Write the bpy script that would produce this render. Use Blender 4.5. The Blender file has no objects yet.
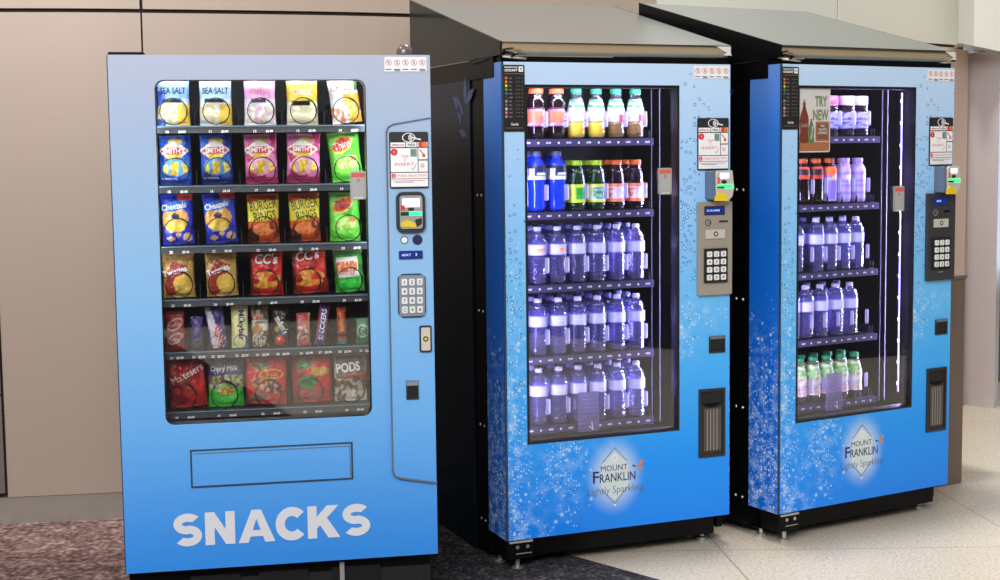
import bpy, bmesh, math, random
from mathutils import Vector, Matrix, noise
random.seed(7)
PI = math.pi
sc = bpy.context.scene
C = sc.collection

# ------------------------------------------------------------------ colour / materials
def L(c):
    r = []
    for v in c[:3]:
        v = v / 255.0
        r.append(v / 12.92 if v <= .04045 else ((v + .055) / 1.055) ** 2.4)
    return tuple(r) + (1.0,)

def pm(name, rgb, rough=.5, metal=0.0, emit=None, es=0.0, coat=0.0, spec=.5, noise_amt=0.0, nscale=20.0, bump=0.0):
    m = bpy.data.materials.new(name); m.use_nodes = True
    nt = m.node_tree; b = nt.nodes['Principled BSDF']
    b.inputs['Base Color'].default_value = L(rgb)
    b.inputs['Roughness'].default_value = rough
    b.inputs['Metallic'].default_value = metal
    b.inputs['Specular IOR Level'].default_value = spec
    b.inputs['Coat Weight'].default_value = coat
    if emit:
        b.inputs['Emission Color'].default_value = L(emit)
        b.inputs['Emission Strength'].default_value = es
    if noise_amt or bump:
        tc = nt.nodes.new('ShaderNodeTexCoord'); n = nt.nodes.new('ShaderNodeTexNoise')
        n.inputs['Scale'].default_value = nscale; n.inputs['Detail'].default_value = 5
        nt.links.new(tc.outputs['Object'], n.inputs['Vector'])
        if noise_amt:
            mx = nt.nodes.new('ShaderNodeMix'); mx.data_type = 'RGBA'
            a = L(rgb)
            mx.inputs[6].default_value = tuple(max(0, v * (1 - noise_amt)) for v in a[:3]) + (1,)
            mx.inputs[7].default_value = tuple(min(1, v * (1 + noise_amt)) for v in a[:3]) + (1,)
            nt.links.new(n.outputs['Fac'], mx.inputs[0]); nt.links.new(mx.outputs[2], b.inputs['Base Color'])
        if bump:
            bp = nt.nodes.new('ShaderNodeBump'); bp.inputs['Strength'].default_value = bump
            bp.inputs['Distance'].default_value = .01
            nt.links.new(n.outputs['Fac'], bp.inputs['Height']); nt.links.new(bp.outputs['Normal'], b.inputs['Normal'])
    return m

class E_:
    """small expression wrapper over math nodes"""
    def __init__(s, nt, o): s.nt = nt; s.o = o
    def op(s, kind, *a):
        n = s.nt.nodes.new('ShaderNodeMath'); n.operation = kind
        for i, v in enumerate((s,) + a):
            if isinstance(v, E_): s.nt.links.new(v.o, n.inputs[i])
            else: n.inputs[i].default_value = v
        return E_(s.nt, n.outputs[0])
    def __add__(s, b): return s.op('ADD', b)
    def __radd__(s, b): return s.op('ADD', b)
    def __sub__(s, b): return s.op('SUBTRACT', b)
    def __rsub__(s, b): return (s * -1.0) + b
    def __mul__(s, b): return s.op('MULTIPLY', b)
    def __rmul__(s, b): return s.op('MULTIPLY', b)
    def __truediv__(s, b): return s.op('DIVIDE', b)
    def lt(s, b): return s.op('LESS_THAN', b)
    def gt(s, b): return s.op('GREATER_THAN', b)
    def abs(s): return s.op('ABSOLUTE')
    def exp(s): return s.op('EXPONENT')
    def clamp(s):
        r = s.op('MINIMUM', 1.0); return r.op('MAXIMUM', 0.0)
    def smooth(s, a, b):
        n = s.nt.nodes.new('ShaderNodeMapRange'); n.interpolation_type = 'SMOOTHSTEP'
        s.nt.links.new(s.o, n.inputs['Value']); n.inputs['From Min'].default_value = a; n.inputs['From Max'].default_value = b
        return E_(s.nt, n.outputs[0])

def gauss(x, z, cx, cz, sx, sz):
    a = (x - cx) / sx; b = (z - cz) / sz
    return ((a * a + b * b) * -1.0).exp()

def ramp(nt, fac, stops):
    r = nt.nodes.new('ShaderNodeValToRGB'); el = r.color_ramp.elements
    while len(el) < len(stops): el.new(.5)
    for e, (p, c) in zip(el, stops): e.position = p; e.color = L(c)
    nt.links.new(fac.o if isinstance(fac, E_) else fac, r.inputs[0])
    return r.outputs[0]

def mixc(nt, fac, a, b):
    m = nt.nodes.new('ShaderNodeMix'); m.data_type = 'RGBA'
    for v, i in ((fac, 0), (a, 6), (b, 7)):
        if isinstance(v, E_): nt.links.new(v.o, m.inputs[i])
        elif isinstance(v, tuple): m.inputs[i].default_value = v
        elif isinstance(v, float): m.inputs[i].default_value = v
        else: nt.links.new(v, m.inputs[i])
    return m.outputs[2]

def objxyz(nt):
    tc = nt.nodes.new('ShaderNodeTexCoord'); sp = nt.nodes.new('ShaderNodeSeparateXYZ')
    nt.links.new(tc.outputs['Object'], sp.inputs[0])
    return tc, [E_(nt, sp.outputs[i]) for i in range(3)]

def comb(nt, x, y, z):
    c = nt.nodes.new('ShaderNodeCombineXYZ')
    for i, v in enumerate((x, y, z)):
        if isinstance(v, E_): nt.links.new(v.o, c.inputs[i])
        else: c.inputs[i].default_value = v
    return c.outputs[0]

def nz(nt, vec, scale, detail=3):
    n = nt.nodes.new('ShaderNodeTexNoise'); n.inputs['Scale'].default_value = scale; n.inputs['Detail'].default_value = detail
    nt.links.new(vec, n.inputs['Vector']); return E_(nt, n.outputs['Fac'])

def voro(nt, vec, scale):
    n = nt.nodes.new('ShaderNodeTexVoronoi'); n.inputs['Scale'].default_value = scale
    n.voronoi_dimensions = '2D'
    nt.links.new(vec, n.inputs['Vector'])
    sp = nt.nodes.new('ShaderNodeSeparateColor'); nt.links.new(n.outputs['Color'], sp.inputs[0])
    return E_(nt, n.outputs['Distance']), E_(nt, sp.outputs[0]), E_(nt, sp.outputs[1])

def snack_wrap():
    m = bpy.data.materials.new('pale_to_blue_vinyl'); m.use_nodes = True; nt = m.node_tree; b = nt.nodes['Principled BSDF']
    tc, (x, y, z) = objxyz(nt)
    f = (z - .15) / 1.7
    col = ramp(nt, f, [(0, (48, 134, 222)), (.10, (66, 145, 226)), (.30, (104, 171, 232)), (.55, (136, 187, 232)), (.78, (158, 186, 218)), (1, (180, 186, 206))])  # printed gradient; the top's greyish reflection is also put into the colour
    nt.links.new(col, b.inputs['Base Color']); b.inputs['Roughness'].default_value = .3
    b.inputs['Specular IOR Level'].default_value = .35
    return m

def drink_wrap(side=False, halo=True):
    m = bpy.data.materials.new('sparkling_blue_vinyl' + ('_side' if side else '')); m.use_nodes = True
    nt = m.node_tree; b = nt.nodes['Principled BSDF']
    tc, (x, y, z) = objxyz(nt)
    if side:
        base = ramp(nt, (z - .1) / 1.75, [(0, (10, 104, 206)), (.35, (14, 100, 200)), (.65, (20, 100, 196)), (.85, (50, 112, 200)), (1, (96, 138, 206))])
        vec = comb(nt, y, z, 0.0)
        dens = (1.0 - z.smooth(.35, 1.0)) * .75
        drop = z.smooth(.2, .6) * 0.0
    else:
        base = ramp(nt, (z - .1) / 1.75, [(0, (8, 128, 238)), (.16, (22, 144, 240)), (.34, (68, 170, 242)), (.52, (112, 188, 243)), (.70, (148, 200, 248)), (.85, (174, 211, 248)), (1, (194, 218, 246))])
        vec = comb(nt, x, z, 0.0)
        plume = gauss(x, z, .03, .55, .05, .40) + gauss(x, z, .20, .30, .10, .13) * .6 + gauss(x, z, .27, .42, .14, .05) * .6 \
            + gauss(x, z, .06, .15, .09, .09) * .75 + gauss(x, z, .72, .82, .05, .12) * .6 + gauss(x, z, .80, .90, .09, .05) * .5
        dens = plume.clamp() * nz(nt, vec, 7.0).smooth(.25, .6)
        drop = (gauss(x, z, .735, 1.25, .04, .26) * 1.2 + gauss(x, z, .80, 1.66, .05, .09) * .5 + gauss(x, z, .03, 1.0, .035, .30) * .7 + gauss(x, z, .22, .28, .05, .12) * .22 + gauss(x, z, .925, 1.5, .02, .2) * .6)
    d1, r1, q1 = voro(nt, vec, 95.0)
    s1 = (1.0 - (d1 / (q1 * .8 + .35)).smooth(.10, .55)) * r1.lt(dens * .62)
    d2, r2, q2 = voro(nt, vec, 42.0)
    s2 = (1.0 - (d2 / (q2 + .3)).smooth(.04, .36)) * r2.lt(dens * .55)
    s3 = dens * nz(nt, vec, 26.0, 5).smooth(.42, .66) * .45
    sp = (s1 * .62 + s2 * .7 + s3).clamp() * .85
    col = mixc(nt, sp, base, L((215, 236, 252)))
    if not side:
        d3, r3, q3 = voro(nt, vec, 52.0)
        q4 = q3 * .22 + .12
        ring = (1.0 - ((d3 - q4).abs()).smooth(.02, .11)) * r3.lt(drop * .8)
        core = (1.0 - (d3 - q4).smooth(-.16, .0)) * r3.lt(drop * .8)
        col = mixc(nt, ring * .9, col, L((10, 76, 160)))
        col = mixc(nt, core * .55, col, L((200, 230, 250)))
        hx = (x - .432) / .125; hz = (z - .315) / .155
        h = 1.0 - (hx * hx + hz * hz).op('SQRT').smooth(.25, 1.05)
        col = mixc(nt, h * .8, col, L((214, 226, 236)))
    nt.links.new(col, b.inputs['Base Color']); b.inputs['Roughness'].default_value = .28
    b.inputs['Specular IOR Level'].default_value = .35
    return m

def terrazzo():
    m = bpy.data.materials.new('cream_terrazzo'); m.use_nodes = True; nt = m.node_tree; b = nt.nodes['Principled BSDF']
    tc, (x, y, z) = objxyz(nt)
    v = comb(nt, x, y, 0.0)
    a = nz(nt, v, 90.0, 4)
    c2 = nz(nt, v, 1.2, 3)
    col = ramp(nt, a, [(.30, (130, 119, 104)), (.42, (180, 170, 154)), (.60, (196, 186, 170)), (.75, (212, 204, 190))])
    d, r, q = voro(nt, v, 120.0)
    chip = d.lt(.30) * r.lt(.10)
    col = mixc(nt, chip * .6, col, L((110, 100, 92)))
    col = mixc(nt, c2.smooth(.35, .7) * .25, col, L((172, 160, 142)))
    # joints between the slabs, slightly turned to the machines
    ca, sa = math.cos(.095), math.sin(.095)
    gx = (x - .83) * ca + (y - 5.34) * sa
    gy = y - 5.34
    def line(g, p):
        f = (g / p + 100.5).op('FRACT') - .5
        return (f.abs()).lt(.0032 / p)
    j = (line(gx, 1.18) + line(gy, 1.24)).clamp()
    col = mixc(nt, j * .75, col, L((120, 110, 98)))
    nt.links.new(col, b.inputs['Base Color']); b.inputs['Roughness'].default_value = .38
    return m

def carpet(name, stops, scale):
    m = bpy.data.materials.new(name); m.use_nodes = True; nt = m.node_tree; b = nt.nodes['Principled BSDF']
    tc, (x, y, z) = objxyz(nt)
    v = comb(nt, x, y * .8, 0.0)
    a = nz(nt, v, scale, 6) * .65 + nz(nt, v, scale * .3, 3) * .35
    nt.links.new(ramp(nt, a, stops), b.inputs['Base Color']); b.inputs['Roughness'].default_value = .95
    b.inputs['Specular IOR Level'].default_value = .1
    bp = nt.nodes.new('ShaderNodeBump'); bp.inputs['Strength'].default_value = .6; bp.inputs['Distance'].default_value = .01
    nt.links.new(a.o, bp.inputs['Height']); nt.links.new(bp.outputs['Normal'], b.inputs['Normal'])
    return m

def brushed(name, rgb, rough, metal, horiz=True, amt=.12):
    m = bpy.data.materials.new(name); m.use_nodes = True; nt = m.node_tree; b = nt.nodes['Principled BSDF']
    tc, (x, y, z) = objxyz(nt)
    v = comb(nt, x * 1.2, y * 1.2, z * 60.0) if horiz else comb(nt, x * 60.0, y * 60.0, z * 1.0)
    a = nz(nt, v, 3.0, 4)
    k = L(rgb)
    col = mixc(nt, a, tuple(v_ * (1 - amt) for v_ in k[:3]) + (1,), tuple(min(1, v_ * (1 + amt)) for v_ in k[:3]) + (1,))
    nt.links.new(col, b.inputs['Base Color']); b.inputs['Metallic'].default_value = metal
    b.inputs['Roughness'].default_value = rough
    return m

def glass_pane():
    m = bpy.data.materials.new('display_glass'); m.use_nodes = True; nt = m.node_tree
    for n in list(nt.nodes): nt.nodes.remove(n)
    o = nt.nodes.new('ShaderNodeOutputMaterial'); t = nt.nodes.new('ShaderNodeBsdfTransparent'); g = nt.nodes.new('ShaderNodeBsdfGlossy')
    t.inputs[0].default_value = (.97, .975, .97, 1); g.inputs['Roughness'].default_value = .02
    fr = nt.nodes.new('ShaderNodeLayerWeight'); fr.inputs[0].default_value = .5
    mx = nt.nodes.new('ShaderNodeMixShader')
    fa = E_(nt, fr.outputs['Facing']); f5 = fa.op('POWER', 4.0) * .9 + .078
    nt.links.new(f5.o, mx.inputs[0]); nt.links.new(t.outputs[0], mx.inputs[1]); nt.links.new(g.outputs[0], mx.inputs[2])
    nt.links.new(mx.outputs[0], o.inputs[0]); return m

def clear_plastic(name, rgb, trans, gloss=.18, rough=.08):
    """PET bottle wall / liquid: part see-through, part body colour, part shine"""
    m = bpy.data.materials.new(name); m.use_nodes = True; nt = m.node_tree
    for n in list(nt.nodes): nt.nodes.remove(n)
    o = nt.nodes.new('ShaderNodeOutputMaterial'); t = nt.nodes.new('ShaderNodeBsdfTransparent'); g = nt.nodes.new('ShaderNodeBsdfGlossy')
    d = nt.nodes.new('ShaderNodeBsdfDiffuse'); tl = nt.nodes.new('ShaderNodeBsdfTranslucent')
    d.inputs[0].default_value = L(rgb); tl.inputs[0].default_value = L(rgb)
    k = L(rgb); t.inputs[0].default_value = tuple(.5 + .5 * v for v in k[:3]) + (1,)
    g.inputs['Roughness'].default_value = rough
    tc, (x, y, z) = objxyz(nt)
    bp = nt.nodes.new('ShaderNodeBump'); bp.inputs['Strength'].default_value = .9; bp.inputs['Distance'].default_value = .004
    nn = nz(nt, tc.outputs['Object'], 70.0, 3)
    w = (z * 420.0).op('SINE') * .5
    h = nn + w * .5
    nt.links.new(h.o, bp.inputs['Height'])
    nt.links.new(bp.outputs[0], g.inputs['Normal']); nt.links.new(bp.outputs[0], d.inputs['Normal'])
    a = nt.nodes.new('ShaderNodeMixShader'); a.inputs[0].default_value = .5
    nt.links.new(d.outputs[0], a.inputs[1]); nt.links.new(tl.outputs[0], a.inputs[2])
    b = nt.nodes.new('ShaderNodeMixShader'); b.inputs[0].default_value = trans
    nt.links.new(a.outputs[0], b.inputs[1]); nt.links.new(t.outputs[0], b.inputs[2])
    lw = nt.nodes.new('ShaderNodeLayerWeight'); lw.inputs[0].default_value = gloss
    c = nt.nodes.new('ShaderNodeMixShader')
    nt.links.new(lw.outputs['Facing'], c.inputs[0]); nt.links.new(b.outputs[0], c.inputs[1]); nt.links.new(g.outputs[0], c.inputs[2])
    nt.links.new(c.outputs[0], o.inputs[0]); return m

def printed(name, rough=.3, bump=.5):
    m = bpy.data.materials.new(name); m.use_nodes = True; nt = m.node_tree; b = nt.nodes['Principled BSDF']
    at = nt.nodes.new('ShaderNodeAttribute'); at.attribute_name = 'print'
    nt.links.new(at.outputs['Color'], b.inputs['Base Color'])
    b.inputs['Roughness'].default_value = rough
    tc = nt.nodes.new('ShaderNodeTexCoord')
    n = nz(nt, tc.outputs['Object'], 38.0, 3)
    bp = nt.nodes.new('ShaderNodeBump'); bp.inputs['Strength'].default_value = bump; bp.inputs['Distance'].default_value = .012
    nt.links.new(n.o, bp.inputs['Height']); nt.links.new(bp.outputs['Normal'], b.inputs['Normal'])
    return m

M = {}
M['snack_wrap'] = snack_wrap()
M['drink_wrap'] = drink_wrap()
M['drink_side'] = drink_wrap(True)
M['floor'] = terrazzo()
M['carpet_pink'] = carpet('pinkish_brown_carpet', [(.32, (48, 36, 36)), (.46, (94, 74, 72)), (.56, (128, 104, 100)), (.70, (176, 152, 146))], 44.0)
M['carpet_dark'] = carpet('charcoal_carpet', [(.34, (22, 21, 24)), (.48, (44, 42, 46)), (.60, (74, 70, 74)), (.74, (140, 134, 134))], 60.0)
M['wall'] = brushed('beige_wall_panel', (170, 153, 140), .42, .25, True, .03)
M['wall_up'] = brushed('cream_wall_panel', (206, 206, 198), .38, .2, True, .03)
M['wall_metal'] = brushed('grey_wall_panel', (128, 118, 114), .35, .5, True, .06)
M['joint'] = pm('panel_joint', (60, 46, 38), .8)
M['skirt'] = brushed('steel_skirting', (176, 172, 164), .25, .6, False, .05)
M['column'] = brushed('brushed_column_steel', (205, 200, 204), .3, .5, True, .08)
M['pilaster'] = pm('pink_beige_pilaster', (208, 182, 164), .45)
M['header'] = pm('white_header_panel', (226, 224, 216), .2, .1)
M['bin'] = brushed('brown_laminate', (110, 94, 84), .5, .0, False, .04)
M['black'] = pm('black_steel', (8, 8, 10), .4, .0, spec=.14)
M['black_matt'] = pm('black_matt', (12, 12, 13), .75)
M['navy'] = pm('navy_gloss_panel', (12, 26, 42), .12, 0, spec=.12, noise_amt=.5, nscale=2.0)
M['leaf'] = pm('blue_leaf_print', (24, 54, 100), .3)
M['lilac'] = pm('lilac_print', (90, 84, 104), .3)
M['steel'] = brushed('stainless_roof', (116, 121, 121), .28, .6, True, .03)
M['steel_trim'] = brushed('stainless_trim', (176, 164, 146), .2, .95, True, .08)
M['gable'] = pm('smoked_steel_gable', (40, 42, 40), .14, 0, spec=.09)
M['inside'] = pm('dark_interior', (17, 17, 20), .6)
M['inside_snack'] = pm('dark_grey_interior', (52, 55, 60), .55)
M['tray'] = pm('shelf_tray', (38, 42, 48), .45, .3)
M['strip'] = pm('price_strip_dark', (30, 38, 46), .4)
M['strip_violet'] = pm('price_strip_violet', (60, 56, 92), .35)
M['strip_edge'] = pm('strip_edge_blue', (120, 142, 160), .3, .2)
M['coil'] = pm('black_coil_wire', (10, 11, 14), .3, .4)
M['gasket'] = pm('black_gasket', (14, 15, 18), .45)
M['outline'] = pm('grey_outline', (96, 104, 116), .5)
M['outline_dark'] = pm('dark_outline', (44, 58, 80), .5)
M['white'] = pm('white_print', (238, 238, 240), .5)
M['snack_letter'] = pm('silver_white_letters', (214, 214, 220), .45)
M['red'] = pm('red_print', (214, 48, 44), .5)
M['pinkred'] = pm('faded_red_print', (214, 92, 84), .5)
M['ink'] = pm('ink_print', (34, 34, 40), .5)
M['navyink'] = pm('navy_ink', (36, 34, 86), .4)
M['greyink'] = pm('grey_ink', (92, 100, 120), .5)
M['diamond'] = pm('diamond_line', (128, 132, 130), .4)
M['diamond_fill'] = pm('diamond_fill', (202, 215, 218), .4)
M['wing'] = pm('butterfly_brown', (196, 128, 108), .5)
M['wing2'] = pm('butterfly_tan', (176, 140, 120), .5)
M['orange'] = pm('orange_print', (224, 120, 50), .5)
M['yellow'] = pm('yellow_plastic', (226, 196, 40), .4)
M['green'] = pm('green_print', (46, 160, 84), .5)
M['bluep'] = pm('blue_print', (70, 110, 200), .5)
M['pink'] = pm('pink_print', (224, 110, 130), .5)
M['silver'] = pm('silver_plastic', (176, 172, 166), .35, .4)
M['silver_light'] = pm('light_silver_plate', (214, 208, 196), .35, .3)
M['keypad_beige'] = pm('beige_metal_panel', (172, 162, 150), .4, .35)
M['keypad_dark'] = pm('dark_metal_panel', (66, 66, 70), .4, .35)
M['padgrey'] = pm('grey_keypad_plate', (132, 140, 152), .45, .1)
M['key'] = pm('white_key', (226, 226, 226), .4)
M['reader_side'] = pm('slate_plastic', (96, 112, 132), .45)
M['reader_dark'] = pm('dark_slate_plastic', (42, 50, 62), .35)
M['lcd'] = pm('blue_lcd', (18, 30, 90), .3, emit=(30, 56, 160), es=.35)
M['lcd_pale'] = pm('pale_lcd', (220, 220, 246), .3, emit=(214, 214, 255), es=.7)
M['lcd_text'] = pm('lcd_text', (190, 215, 255), .4, emit=(190, 215, 255), es=1.0)
M['green_led'] = pm('green_led', (40, 240, 120), .4, emit=(40, 255, 110), es=2.4)
M['led_white'] = pm('white_led_strip', (255, 255, 255), .4, emit=(232, 240, 255), es=14.0)
M['led_violet'] = pm('violet_led_strip', (230, 225, 255), .4, emit=(214, 204, 255), es=10.0)
M['led_dim'] = pm('dim_led_strip', (190, 180, 255), .4, emit=(176, 166, 255), es=.75)
M['poster_bg'] = pm('poster_grey', (206, 202, 200), .5)
M['poster_green'] = pm('poster_green', (122, 130, 96), .5)
M['poster_wood'] = pm('poster_wood', (164, 104, 70), .5, noise_amt=.15, nscale=60)
M['poster_brown'] = pm('poster_brown', (120, 84, 62), .5)
M['cola'] = pm('cola_print', (116, 52, 34), .5)
M['cola_green'] = pm('cola_green', (92, 116, 70), .5)
M['tag_black'] = pm('menu_board_black', (34, 30, 28), .4)
M['tag_grey'] = pm('grey_tag', (168, 168, 166), .4)
M['rail'] = pm('rail_grey', (70, 70, 84), .4, .3)
M['chute'] = pm('chute_dark_steel', (56, 52, 50), .3, .5)
M['chute_in'] = pm('chute_inner_plastic', (78, 72, 68), .4)
M['glass'] = glass_pane()
M['flap'] = clear_plastic('clear_flap', (190, 180, 236), .66, .12)
M['gate'] = clear_plastic('frosted_gate', (206, 206, 244), .35, .2)
M['bolt'] = pm('zinc_bolt', (190, 190, 186), .3, .8)
M['rubber'] = pm('rubber_foot', (30, 30, 30), .7)
M['dome'] = pm('smoked_dome', (96, 84, 88), .15, .2)
M['foil'] = printed('foil_print', .22, .8)
M['paper'] = printed('sleeve_print', .4, .1)
M['winlight'] = pm('bright_window', (220, 232, 255), .5, emit=(214, 230, 255), es=1.6)

# ------------------------------------------------------------------ mesh builder
_txt = {}
def text_data(s, bold=0.0, font_shear=0.0):
    k = (s, bold, font_shear)
    if k not in _txt:
        cu = bpy.data.curves.new('t', 'FONT'); cu.body = s; cu.size = 1.0; cu.offset = bold; cu.shear = font_shear
        cu.resolution_u = 3; cu.fill_mode = 'FRONT'
        ob = bpy.data.objects.new('t', cu); C.objects.link(ob)
        bpy.context.view_layer.update()
        me = bpy.data.meshes.new_from_object(ob.evaluated_get(bpy.context.evaluated_depsgraph_get()))
        vs = [v.co[:] for v in me.vertices]; fs = [tuple(p.vertices) for p in me.polygons]
        bpy.data.objects.remove(ob); bpy.data.curves.remove(cu); bpy.data.meshes.remove(me)
        xs = [v[0] for v in vs] or [0, 1]; ys = [v[1] for v in vs] or [0, 1]
        _txt[k] = (vs, fs, (min(xs), max(xs), min(ys), max(ys)))
    return _txt[k]

class MB:
    def __init__(s): s.v = []; s.f = []; s.m = []; s.mats = []
    def mi(s, m):
        if isinstance(m, str): m = M[m]
        if m not in s.mats: s.mats.append(m)
        return s.mats.index(m)
    def add(s, vs, fs, m):
        o = len(s.v); k = s.mi(m); s.v += [tuple(v) for v in vs]
        for f in fs: s.f.append(tuple(i + o for i in f)); s.m.append(k)
        return s
    def box(s, x0, x1, y0, y1, z0, z1, m):
        vs = [(x, y, z) for x in (x0, x1) for y in (y0, y1) for z in (z0, z1)]
        return s.add(vs, [(0, 1, 3, 2), (4, 6, 7, 5), (0, 4, 5, 1), (2, 3, 7, 6), (0, 2, 6, 4), (1, 5, 7, 3)], m)
    def rbox(s, x0, x1, y0, y1, z0, z1, r, m, n=4):
        return s.prism([rrect(x0, x1, z0, z1, r, n)], y0, y1, m)
    def prism(s, loops, y0, y1, m):
        bm = bmesh.new(); es = []
        for lp in loops:
            vs = [bm.verts.new((p[0], y0, p[1])) for p in lp]
            for i in range(len(vs)): es.append(bm.edges.new((vs[i], vs[(i + 1) % len(vs)])))
        bmesh.ops.triangle_fill(bm, use_beauty=True, use_dissolve=False, edges=es)
        bm.verts.index_update(); n = len(bm.verts)
        vs = [v.co[:] for v in bm.verts]; fs = [tuple(v.index for v in f.verts) for f in bm.faces]
        bm.free()
        if y1 is None: return s.add(vs, fs, m)
        al = vs + [(v[0], y1, v[2]) for v in vs]
        f2 = [tuple(i + n for i in reversed(f)) for f in fs]
        side = []; o = 0
        for lp in loops:
            k = len(lp)
            for i in range(k):
                a, b = o + i, o + (i + 1) % k; side.append((a, b, b + n, a + n))
            o += k
        return s.add(al, fs + f2 + side, m)
    def flat(s, pts, y, m): return s.prism([pts], y, None, m)
    def disc(s, cx, cz, r, y, m, n=20, rz=None, r0=0):
        rz = rz or r
        o = [(cx + r * math.cos(2 * PI * i / n), cz + rz * math.sin(2 * PI * i / n)) for i in range(n)]
        if r0:
            k = r0 / r; i_ = [(cx + (p[0] - cx) * k, cz + (p[1] - cz) * k) for p in o]
            vs = [(p[0], y, p[1]) for p in o + i_]
            return s.add(vs, [(i, (i + 1) % n, n + (i + 1) % n, n + i) for i in range(n)], m)
        return s.add([(p[0], y, p[1]) for p in o], [tuple(range(n))], m)
    def line(s, pts, w, y, m, closed=False):
        P = list(pts); n = len(P); rng = range(n if closed else n - 1)
        for i in rng:
            a, b = Vector(P[i]), Vector(P[(i + 1) % n]); d = (b - a)
            if d.length < 1e-6: continue
            d.normalize(); nn = Vector((-d.y, d.x)) * w / 2; e = d * w * .35
            q = [a - e + nn, a - e - nn, b + e - nn, b + e + nn]
            s.add([(p.x, y, p.y) for p in q], [(0, 1, 2, 3)], m)
        return s
    def text(s, t, x, z, h, y, m, w=None, align='l', bold=0.0, rot=0.0, shear=0.0, fn=None, vert=False):
        """h: height of the ink; w: forced ink width"""
        vs, fs, (a, b, c, d) = text_data(t, bold, shear)
        if not fs: return s
        k = h / (d - c); kx = k if w is None else w / (b - a); W = (b - a) * kx
        ox = {'l': 0, 'c': -W / 2, 'r': -W}[align]
        out = []; cr, sr = math.cos(rot), math.sin(rot)
        for v in vs:
            px, pz = (v[0] - a) * kx + ox, (v[1] - c) * k - (h / 2 if align == 'c' else 0)
            X, Z = x + px * cr - pz * sr, z + px * sr + pz * cr
            out.append((X, fn(X, Z) if fn else y, Z))
        return s.add(out, fs, m)
    def lathe(s, prof, m, cx=0, cy=0, n=20, cap=True):
        vs = []
        for r, z in prof:
            for i in range(n): vs.append((cx + r * math.cos(2 * PI * i / n), cy + r * math.sin(2 * PI * i / n), z))
        fs = []
        for j in range(len(prof) - 1):
            for i in range(n):
                a, b = j * n + i, j * n + (i + 1) % n; fs.append((a, b, b + n, a + n))
        if cap:
            fs.append(tuple(reversed(range(n)))); k = (len(prof) - 1) * n; fs.append(tuple(range(k, k + n)))
        return s.add(vs, fs, m)
    def tube(s, pts, r, m, n=6, closed=False):
        P = [Vector(p) for p in pts]; N = len(P); rings = []
        for i, p in enumerate(P):
            a = P[(i - 1) % N] if (closed or i > 0) else p; b = P[(i + 1) % N] if (closed or i < N - 1) else p
            t = (b - a).normalized(); up = Vector((0, 0, 1)) if abs(t.z) < .9 else Vector((0, 1, 0))
            u = t.cross(up).normalized(); w = u.cross(t)
            rings.append([p + (u * math.cos(2 * PI * k / n) + w * math.sin(2 * PI * k / n)) * r for k in range(n)])
        vs = [tuple(v) for ring in rings for v in ring]; fs = []
        for i in range(N if closed else N - 1):
            j = (i + 1) % N
            for k in range(n): fs.append((i * n + k, i * n + (k + 1) % n, j * n + (k + 1) % n, j * n + k))
        if not closed: fs += [tuple(reversed(range(n))), tuple(range((N - 1) * n, N * n))]
        return s.add(vs, fs, m)
    def mesh(s, name, smooth=False, recalc=True):
        me = bpy.data.meshes.new(name); me.from_pydata(s.v, [], s.f)
        for m in s.mats: me.materials.append(m)
        me.polygons.foreach_set('material_index', s.m)
        if smooth: me.polygons.foreach_set('use_smooth', [True] * len(s.f))
        me.update()
        if recalc:
            bm = bmesh.new(); bm.from_mesh(me); bmesh.ops.recalc_face_normals(bm, faces=bm.faces); bm.to_mesh(me); bm.free()
        return me
    def build(s, name, parent=None, smooth=False, bevel=0.0, label=None, recalc=True):
        o = bpy.data.objects.new(name, s.mesh(name, smooth, recalc)); C.objects.link(o)
        if parent: o.parent = parent
        if bevel:
            b = o.modifiers.new('bevel', 'BEVEL'); b.width = bevel; b.segments = 2; b.limit_method = 'ANGLE'; b.angle_limit = .7
        if label: o['label'] = label
        return o

def rrect(x0, x1, z0, z1, r, n=4):
    p = []
    for cx, cz, a in ((x1 - r, z1 - r, 0), (x0 + r, z1 - r, 90), (x0 + r, z0 + r, 180), (x1 - r, z0 + r, 270)):
        for i in range(n + 1):
            t = math.radians(a + 90 * i / n); p.append((cx + r * math.cos(t), cz + r * math.sin(t)))
    return p
def rect(x0, x1, z0, z1): return [(x0, z0), (x1, z0), (x1, z1), (x0, z1)]

def tag(o, label=None, cat=None, group=None, kind=None):
    if label: o['label'] = label
    if cat: o['category'] = cat
    if group: o['group'] = group
    if kind: o['kind'] = kind
    return o
def empty(name, loc, rz=0.0):
    o = bpy.data.objects.new(name, None); C.objects.link(o); o.location = loc; o.rotation_euler = (0, 0, rz)
    o.empty_display_size = .1; return o
def struct(mb, name, **k):
    o = mb.build(name, **k); o['kind'] = 'structure'; return o

# ------------------------------------------------------------------ frames of the three machines
HC = 1.527
POSE = {1: (-1.2098, 4.4956, .1918), 2: (.0175, 5.0844, .3846), 3: (1.0636, 5.4186, .5311)}
def W(k, u, d, z):
    x, y, t = POSE[k]; c, s = math.cos(t), math.sin(t)
    return Vector((x + c * u - s * d, y + s * u + c * d, z))

# ------------------------------------------------------------------ the setting
mb = MB(); mb.box(-9, 9, -11, 13, -.1, 0, 'floor'); struct(mb, 'floor')
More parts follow.
